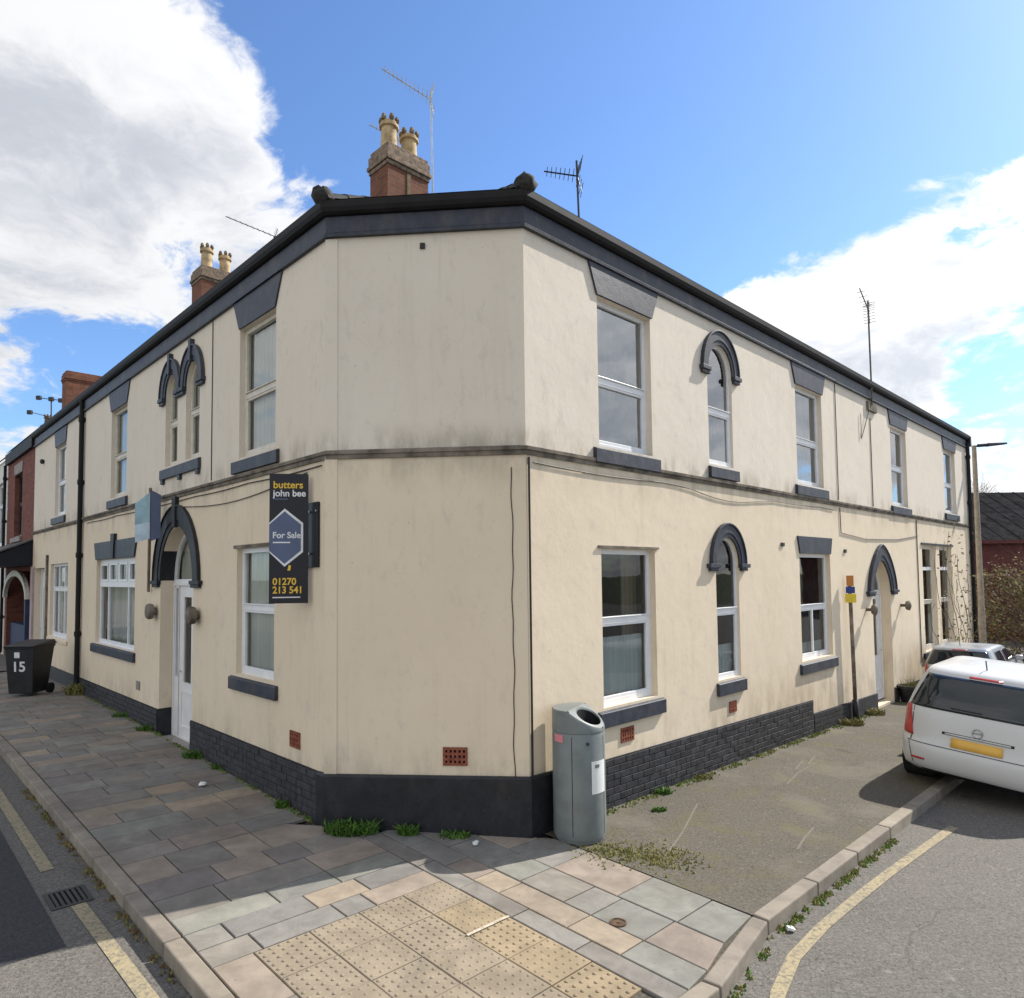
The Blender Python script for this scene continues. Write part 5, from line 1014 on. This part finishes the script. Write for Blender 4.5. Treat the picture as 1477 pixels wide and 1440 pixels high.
def make_car(base, rotz, label, paint, group, lean=0.):
    e = empty('parked_car', base, rotz, label, 'car', group); e.rotation_euler = (lean, 0, rotz)
    zs = []
    for a, b in zip(SL, SL[1:]): zs += [a[0], (a[0]+b[0])/2]
    zs.append(SL[-1][0]); rows = []; n = 96
    for z in zs:
        xr, xf, w_ = car_par(z); a, c = (xf-xr)/2, (xf+xr)/2; r = []
        for j in range(n+1):
            t = 2*pi*j/n; ct, st = cos(t), sin(t); r.append((c+a*math.copysign(abs(ct)**(2/(EXP*2.1)), ct), w_*math.copysign(abs(st)**(2/EXP), st), z))
        rows.append(r)
    mb = MB(); mb.quadgrid(rows); mb.poly(rows[-1][:-1]); mb.poly(rows[0][:-1]); mb.build('body', MT[paint], e, smooth=True, angle=50, local=True, weld=True)
    def rear(name, y0, y1, z0, z1, mat, off, ny=14, nz=8, shape=None):
        mb = MB(); rr_ = []
        for i in range(nz+1):
            z = z0+(z1-z0)*i/nz; ya, yb = (y0, y1) if shape is None else shape(z); rr_.append([(rear_x(ya+(yb-ya)*j/ny, z)-off, ya+(yb-ya)*j/ny, z) for j in range(ny+1)])
        mb.quadgrid(rr_); o = mb.build(name, MT[mat], e, smooth=True, local=True); s = o.modifiers.new('solid', 'SOLIDIFY'); s.thickness = .004; return o
    rear('rear_window', 0, 0, .985, 1.385, 'car_glass', .006, 24, 10, lambda z: (-.765+(z-.985)*.36, .765-(z-.985)*.36))
    for sg in (1, -1):
        a, b = (.70, .835) if sg > 0 else (-.835, -.70)
        rear('tail_light', a, b, .625, .985, 'tail', .006, 10, 10, (lambda z: (.735-(.985-z)*.16, .853-max(0, z-.93)*.25)) if sg > 0 else (lambda z: (-.853+max(0, z-.93)*.25, -.735+(.985-z)*.16)))
    rear('number_plate', -.26, .26, .585, .695, 'plate', .012, 6, 2); rear('brake_light', -.17, .17, 1.398, 1.418, 'tail', .008, 6, 2)
    rear('bumper_gap', -.80, .80, .558, .566, 'seam', .004, 24, 1); rear('tailgate_trim', -.36, .36, .715, .745, 'seam', .006, 12, 1); rear('tailgate_handle', -.33, .33, .722, .740, 'car_white' if paint == 'car_white' else 'chrome', .018, 12, 1); rear('tailgate_gap', 0, 0, .57, .98, 'seam', .003, 1, 8, lambda z: (.695, .703)); rear('tailgate_gap', 0, 0, .57, .98, 'seam', .003, 1, 8, lambda z: (-.703, -.695)); rear('bumper_gap', 0, 0, .30, .56, 'seam', .003, 1, 6, lambda z: (.715-(.56-z)*.25, .723-(.56-z)*.25))
    mb = MB(); xe = rear_x(0, .8)-.008; mb.tube([(xe, .05*cos(2*pi*k/24), .80+.05*sin(2*pi*k/24)) for k in range(25)], .008, 6); mb.box(rear_x(0, .8)-.012, rear_x(0, .8)-.006, -.045, .045, .793, .807); mb.build('emblem', MT['chrome'], e, local=True)
    rear('rear_valance', -.56, .56, .205, .255, 'trim', .006, 14, 2); rear('wiper', -.02, .30, 1.02, 1.035, 'trim', .016, 6, 1)
    for sg in (1, -1): rear('reflector', min(sg*.52, sg*.68), max(sg*.52, sg*.68), .36, .385, 'tail', .005, 5, 1)
    def side(name, x0, x1, z0, z1, mat, off, sg, sk=0.):
        mb = MB(); rr_ = []
        for i in range(7):
            z = z0+(z1-z0)*i/6; rr_.append([((x0+(x1-x0)*j/10+sk*(z-z0)*(1 if j < 5 else -1)), sg*(side_y(x0+(x1-x0)*j/10+sk*(z-z0)*(1 if j < 5 else -1), z)+off), z) for j in range(11)])
        mb.quadgrid(rr_); o = mb.build(name, MT[mat], e, smooth=True, local=True); s = o.modifiers.new('solid', 'SOLIDIFY'); s.thickness = .004
    for sg in (1, -1):
        side('side_window', .62, 1.45, 1.02, 1.36, 'car_glass', .006, sg, .25); side('side_window', 1.52, 2.62, 1.02, 1.36, 'car_glass', .006, sg, .0)
        mb = MB(); yy = sg*(side_y(2.75, 1.03)+.02); mb.box(2.62, 2.84, min(yy, yy+sg*.17), max(yy, yy+sg*.17), .98, 1.12); mb.build('door_mirror', MT[paint], e, bevel=.03, local=True)
        side('door_gap', 1.475, 1.485, .40, .99, 'seam', .002, sg)
    mb = MB(); mb.quadgrid([[(car_par(z)[1]+.006-.02*abs(j-5)/5-.05*(abs(j-5)/5)**3, (-.72+(z-1.0)*.4)*(1-j/5), z) for j in range(11)] for z in (1.02, 1.15, 1.28, 1.38)]); mb.build('windscreen', MT['car_glass'], e, smooth=True, local=True)
    for x in (.72, 3.30):
        for sg in (1, -1):
            mb = MB(); mb.lathe((x, sg*.775, .31), [(.20, -.10), (.29, -.10), (.312, -.07), (.312, .07), (.29, .10), (.20, .10)], 26, (0, 1, 0)); wh = mb.build('wheel', MT['tyre'], e, smooth=True, angle=35, local=True)
            mb = MB(); mb.lathe((x, sg*.775, .31), [(.02, -.09*sg*-1), (.20, .085*sg*1)], 20, (0, 1, 0)); o = mb.build('rim', MT['alu'], wh, local=True)
            mb = MB(); mb.lathe((x, sg*.70, .33), [(.36, -.15), (.36, .15)], 24, (0, 1, 0)); mb.build('wheel_arch', MT['trim'], e, local=True)
    mb = MB(); mb.tube([(.75, .06, 1.46), (.72, .06, 1.475), (.62, .06, 1.60)], .008, 5); mb.build('roof_aerial', MT['trim'], e, local=True)
    mb = MB(); mb.box(.3, 4.0, -.72, .72, .17, .28); mb.build('underbody', MT['trim'], e, local=True)
    return e
rc = math.atan2(R.d.y, R.d.x)
q = R.P(4.78, 0, 2.60); zl, zr = onG(R, 5.4, 1.8).z, onG(R, 5.4, 3.3).z-.105
make_car((q.x, q.y, (zl+zr)/2), rc, 'white hatchback seen from behind, parked half on the footway at right', 'car_white', 'cars parked along the sunlit footway', math.atan2(zl-zr, 1.55))
q = R.P(11.6, 0, .98); sv = make_car((q.x, q.y, onG(R, 11, 1.2).z), rc, 'silver car parked ahead of the white car, only its roof showing', 'car_silver', 'cars parked along the sunlit footway', 0); sv.scale = (.80, .78, .76)

# ------------------------------------------------------------------ weeds, moss, litter
def tuft(p, r, h, n, mat, label, name='weed_clump'):
    rg = random.Random(int(p.x*1000+p.y*77)); mb = MB(); b = p
    for i in range(n):
        a = rg.uniform(0, 2*pi); rr_ = r*math.sqrt(rg.random()); q = b+Vector((cos(a)*rr_, sin(a)*rr_*.5, 0)); ln = h*rg.uniform(.4, 1); dd = Vector((rg.gauss(0, .45), rg.gauss(0, .45), 1)).normalized(); w_ = Vector((rg.uniform(-1, 1), rg.uniform(-1, 1), 0)).normalized()*rg.uniform(.004, .012)
        m_ = q+dd*ln*.6; t = q+dd*ln+Vector((dd.x, dd.y, -.3))*ln*.35; k = len(mb.v); mb.v += [tuple(q-w_), tuple(q+w_), tuple(m_+w_*.9), tuple(m_-w_*.9), tuple(t)]; mb.f += [(k, k+1, k+2, k+3), (k+3, k+2, k+4)]
    o = mb.build(name, MT[mat], None); o.location = (0, 0, 0)
    for v in o.data.vertices: v.co -= p
    o.location = p; tag(o, label, 'weeds', 'weeds at the foot of the walls'); return o
for F, s, o, r, h, n, mt, lb in ((C, .30, .14, .26, .15, 520, 'weed', 'lush green grass clump at the left end of the chamfered plinth'), (C, .85, .12, .10, .13, 150, 'weed', 'small green tuft midway along the chamfered plinth'), (C, 1.3, .12, .16, .07, 130, 'weed', 'low sparse weeds near the right end of the chamfered plinth'),
        (L, .75, .10, .07, .12, 110, 'weed', 'dark green tuft at the shaded plinth nearest the corner'), (L, 3.3, .10, .14, .13, 180, 'weed', 'green tuft at the shaded plinth close to the front door'), (L, 2.6, .08, .07, .08, 70, 'weed', 'tiny tuft at the shaded plinth under the ground floor window'),
        (L, 5.3, .08, .16, .12, 150, 'weed', 'green tuft beyond the front door at the end of the far plinth'), (L, 6.6, .08, .2, .10, 140, 'weed', 'thin weeds below the wide ground floor window'), (L, 9.6, .12, .22, .32, 240, 'weed_dry', 'straggly dry weeds at the foot of the black downpipe'),
        (R, 2.1, .12, .10, .10, 110, 'weed', 'small green weeds at the sunlit plinth just past the litter bin'), (R, 3.0, .10, .14, .07, 90, 'weed_dry', 'dry weeds at the sunlit plinth below the arched window'), (R, 7.9, .2, .20, .16, 200, 'weed_dry', 'dry grass round the foot of the parking sign pole'), (R, 9.2, .15, .2, .18, 180, 'weed_dry', 'dry grass before the doorstep of the far house'), (R, 1.55, .42, .08, .06, 90, 'weed', 'yellow green tuft on the footway behind the litter bin')):
    tuft(onG(F, s, o), r, h, n, MT and mt, lb)
def verge(name, pts, r, n, mats, label, dz):     # uncountable small weeds and moss along a line
    for mt in mats:
        mb = MB()
        for i in range(n//len(mats)):
            t = rnd.random()*(len(pts)-1); k = int(t); p = pts[k].lerp(pts[k+1], t-k); nse = sin(t*9.)+sin(t*23.+1)+sin(t*3.3)
            if nse < .1+.6*rnd.random()-.5: continue
            q = p+Vector((rnd.gauss(0, r), rnd.gauss(0, r), 0)); h = rnd.uniform(.006, .030); a = rnd.uniform(0, 2*pi); s = rnd.uniform(.006, .020); u = Vector((cos(a), sin(a), 0))*s; v = Vector((-sin(a), cos(a), 0))*s*.6
            b = len(mb.v); mb.v += [tuple(q-u), tuple(q+v), tuple(q+u), tuple(q-v), tuple(q+Vector((rnd.uniform(-.01, .01), rnd.uniform(-.01, .01), h)))]; mb.f += [(b, b+1, b+4), (b+1, b+2, b+4), (b+2, b+3, b+4), (b+3, b, b+4)]
        o = mb.build(name, MT[mt]); tag(o, label, None, None, 'stuff')
verge('weeds', [onG(R, .7+.5*i, .08) for i in range(18)], .04, 3400, ('moss', 'weed_dry', 'weed'), 'weeds and grit along the foot of the sunlit plinth', 0)
kp = [onG(R, 2.9-.3*i, 2.32, -.103) for i in range(10)]+[onG(L, p.x-.04, p.y, -.103) for p in reversed(KC[9:13])]
verge('weeds', kp, .02, 2000, ('weed', 'moss', 'weed_dry'), 'weeds and moss in the gutter below the sunlit kerb', 0)
verge('moss', [onG(R, .2+.06*i, .62+.1*i) for i in range(8)], .13, 1500, ('moss', 'weed_dry'), 'mossy patch on the footway beside the litter bin', 0)
verge('weeds', [onG(L, .2+.6*i, .05) for i in range(16)], .02, 1600, ('weed', 'moss'), 'fine weeds along the foot of the shaded plinth', 0)
verge('weeds', [onG(L, 3.5-.5*i, 1.90, -.103) for i in range(11)], .02, 900, ('moss', 'leaf_brown'), 'leaf litter in the gutter below the shaded kerb', 0)
for p, sz, lb in ((onG(L, 2.0, .45), .05, 'small crumpled white litter on the shaded pavement near the plinth'), (onG(C, 1.52, .28), .035, 'white scrap of litter in front of the chamfered plinth'), (onG(L, -1.9, 2.02, -.1), .03, 'white scrap of litter in the shaded gutter'), (onG(R, .33, 2.36, -.1), .035, 'white wrapper in the gutter under the sunlit kerb')):
    mb = MB(); mb.lathe((0, 0, 0), [(.3*sz, 0), (sz, .3*sz), (.8*sz, .7*sz), (.2*sz, .9*sz)], 7); mb.v = [(x+rnd.uniform(-.3, .3)*sz, y+rnd.uniform(-.3, .3)*sz, max(0, z+rnd.uniform(-.2, .2)*sz)) for x, y, z in mb.v]; o = mb.build('litter_scrap', MT['paper']); o.location = p+Vector((0, 0, .004)); tag(o, lb, 'litter', 'scraps of litter')
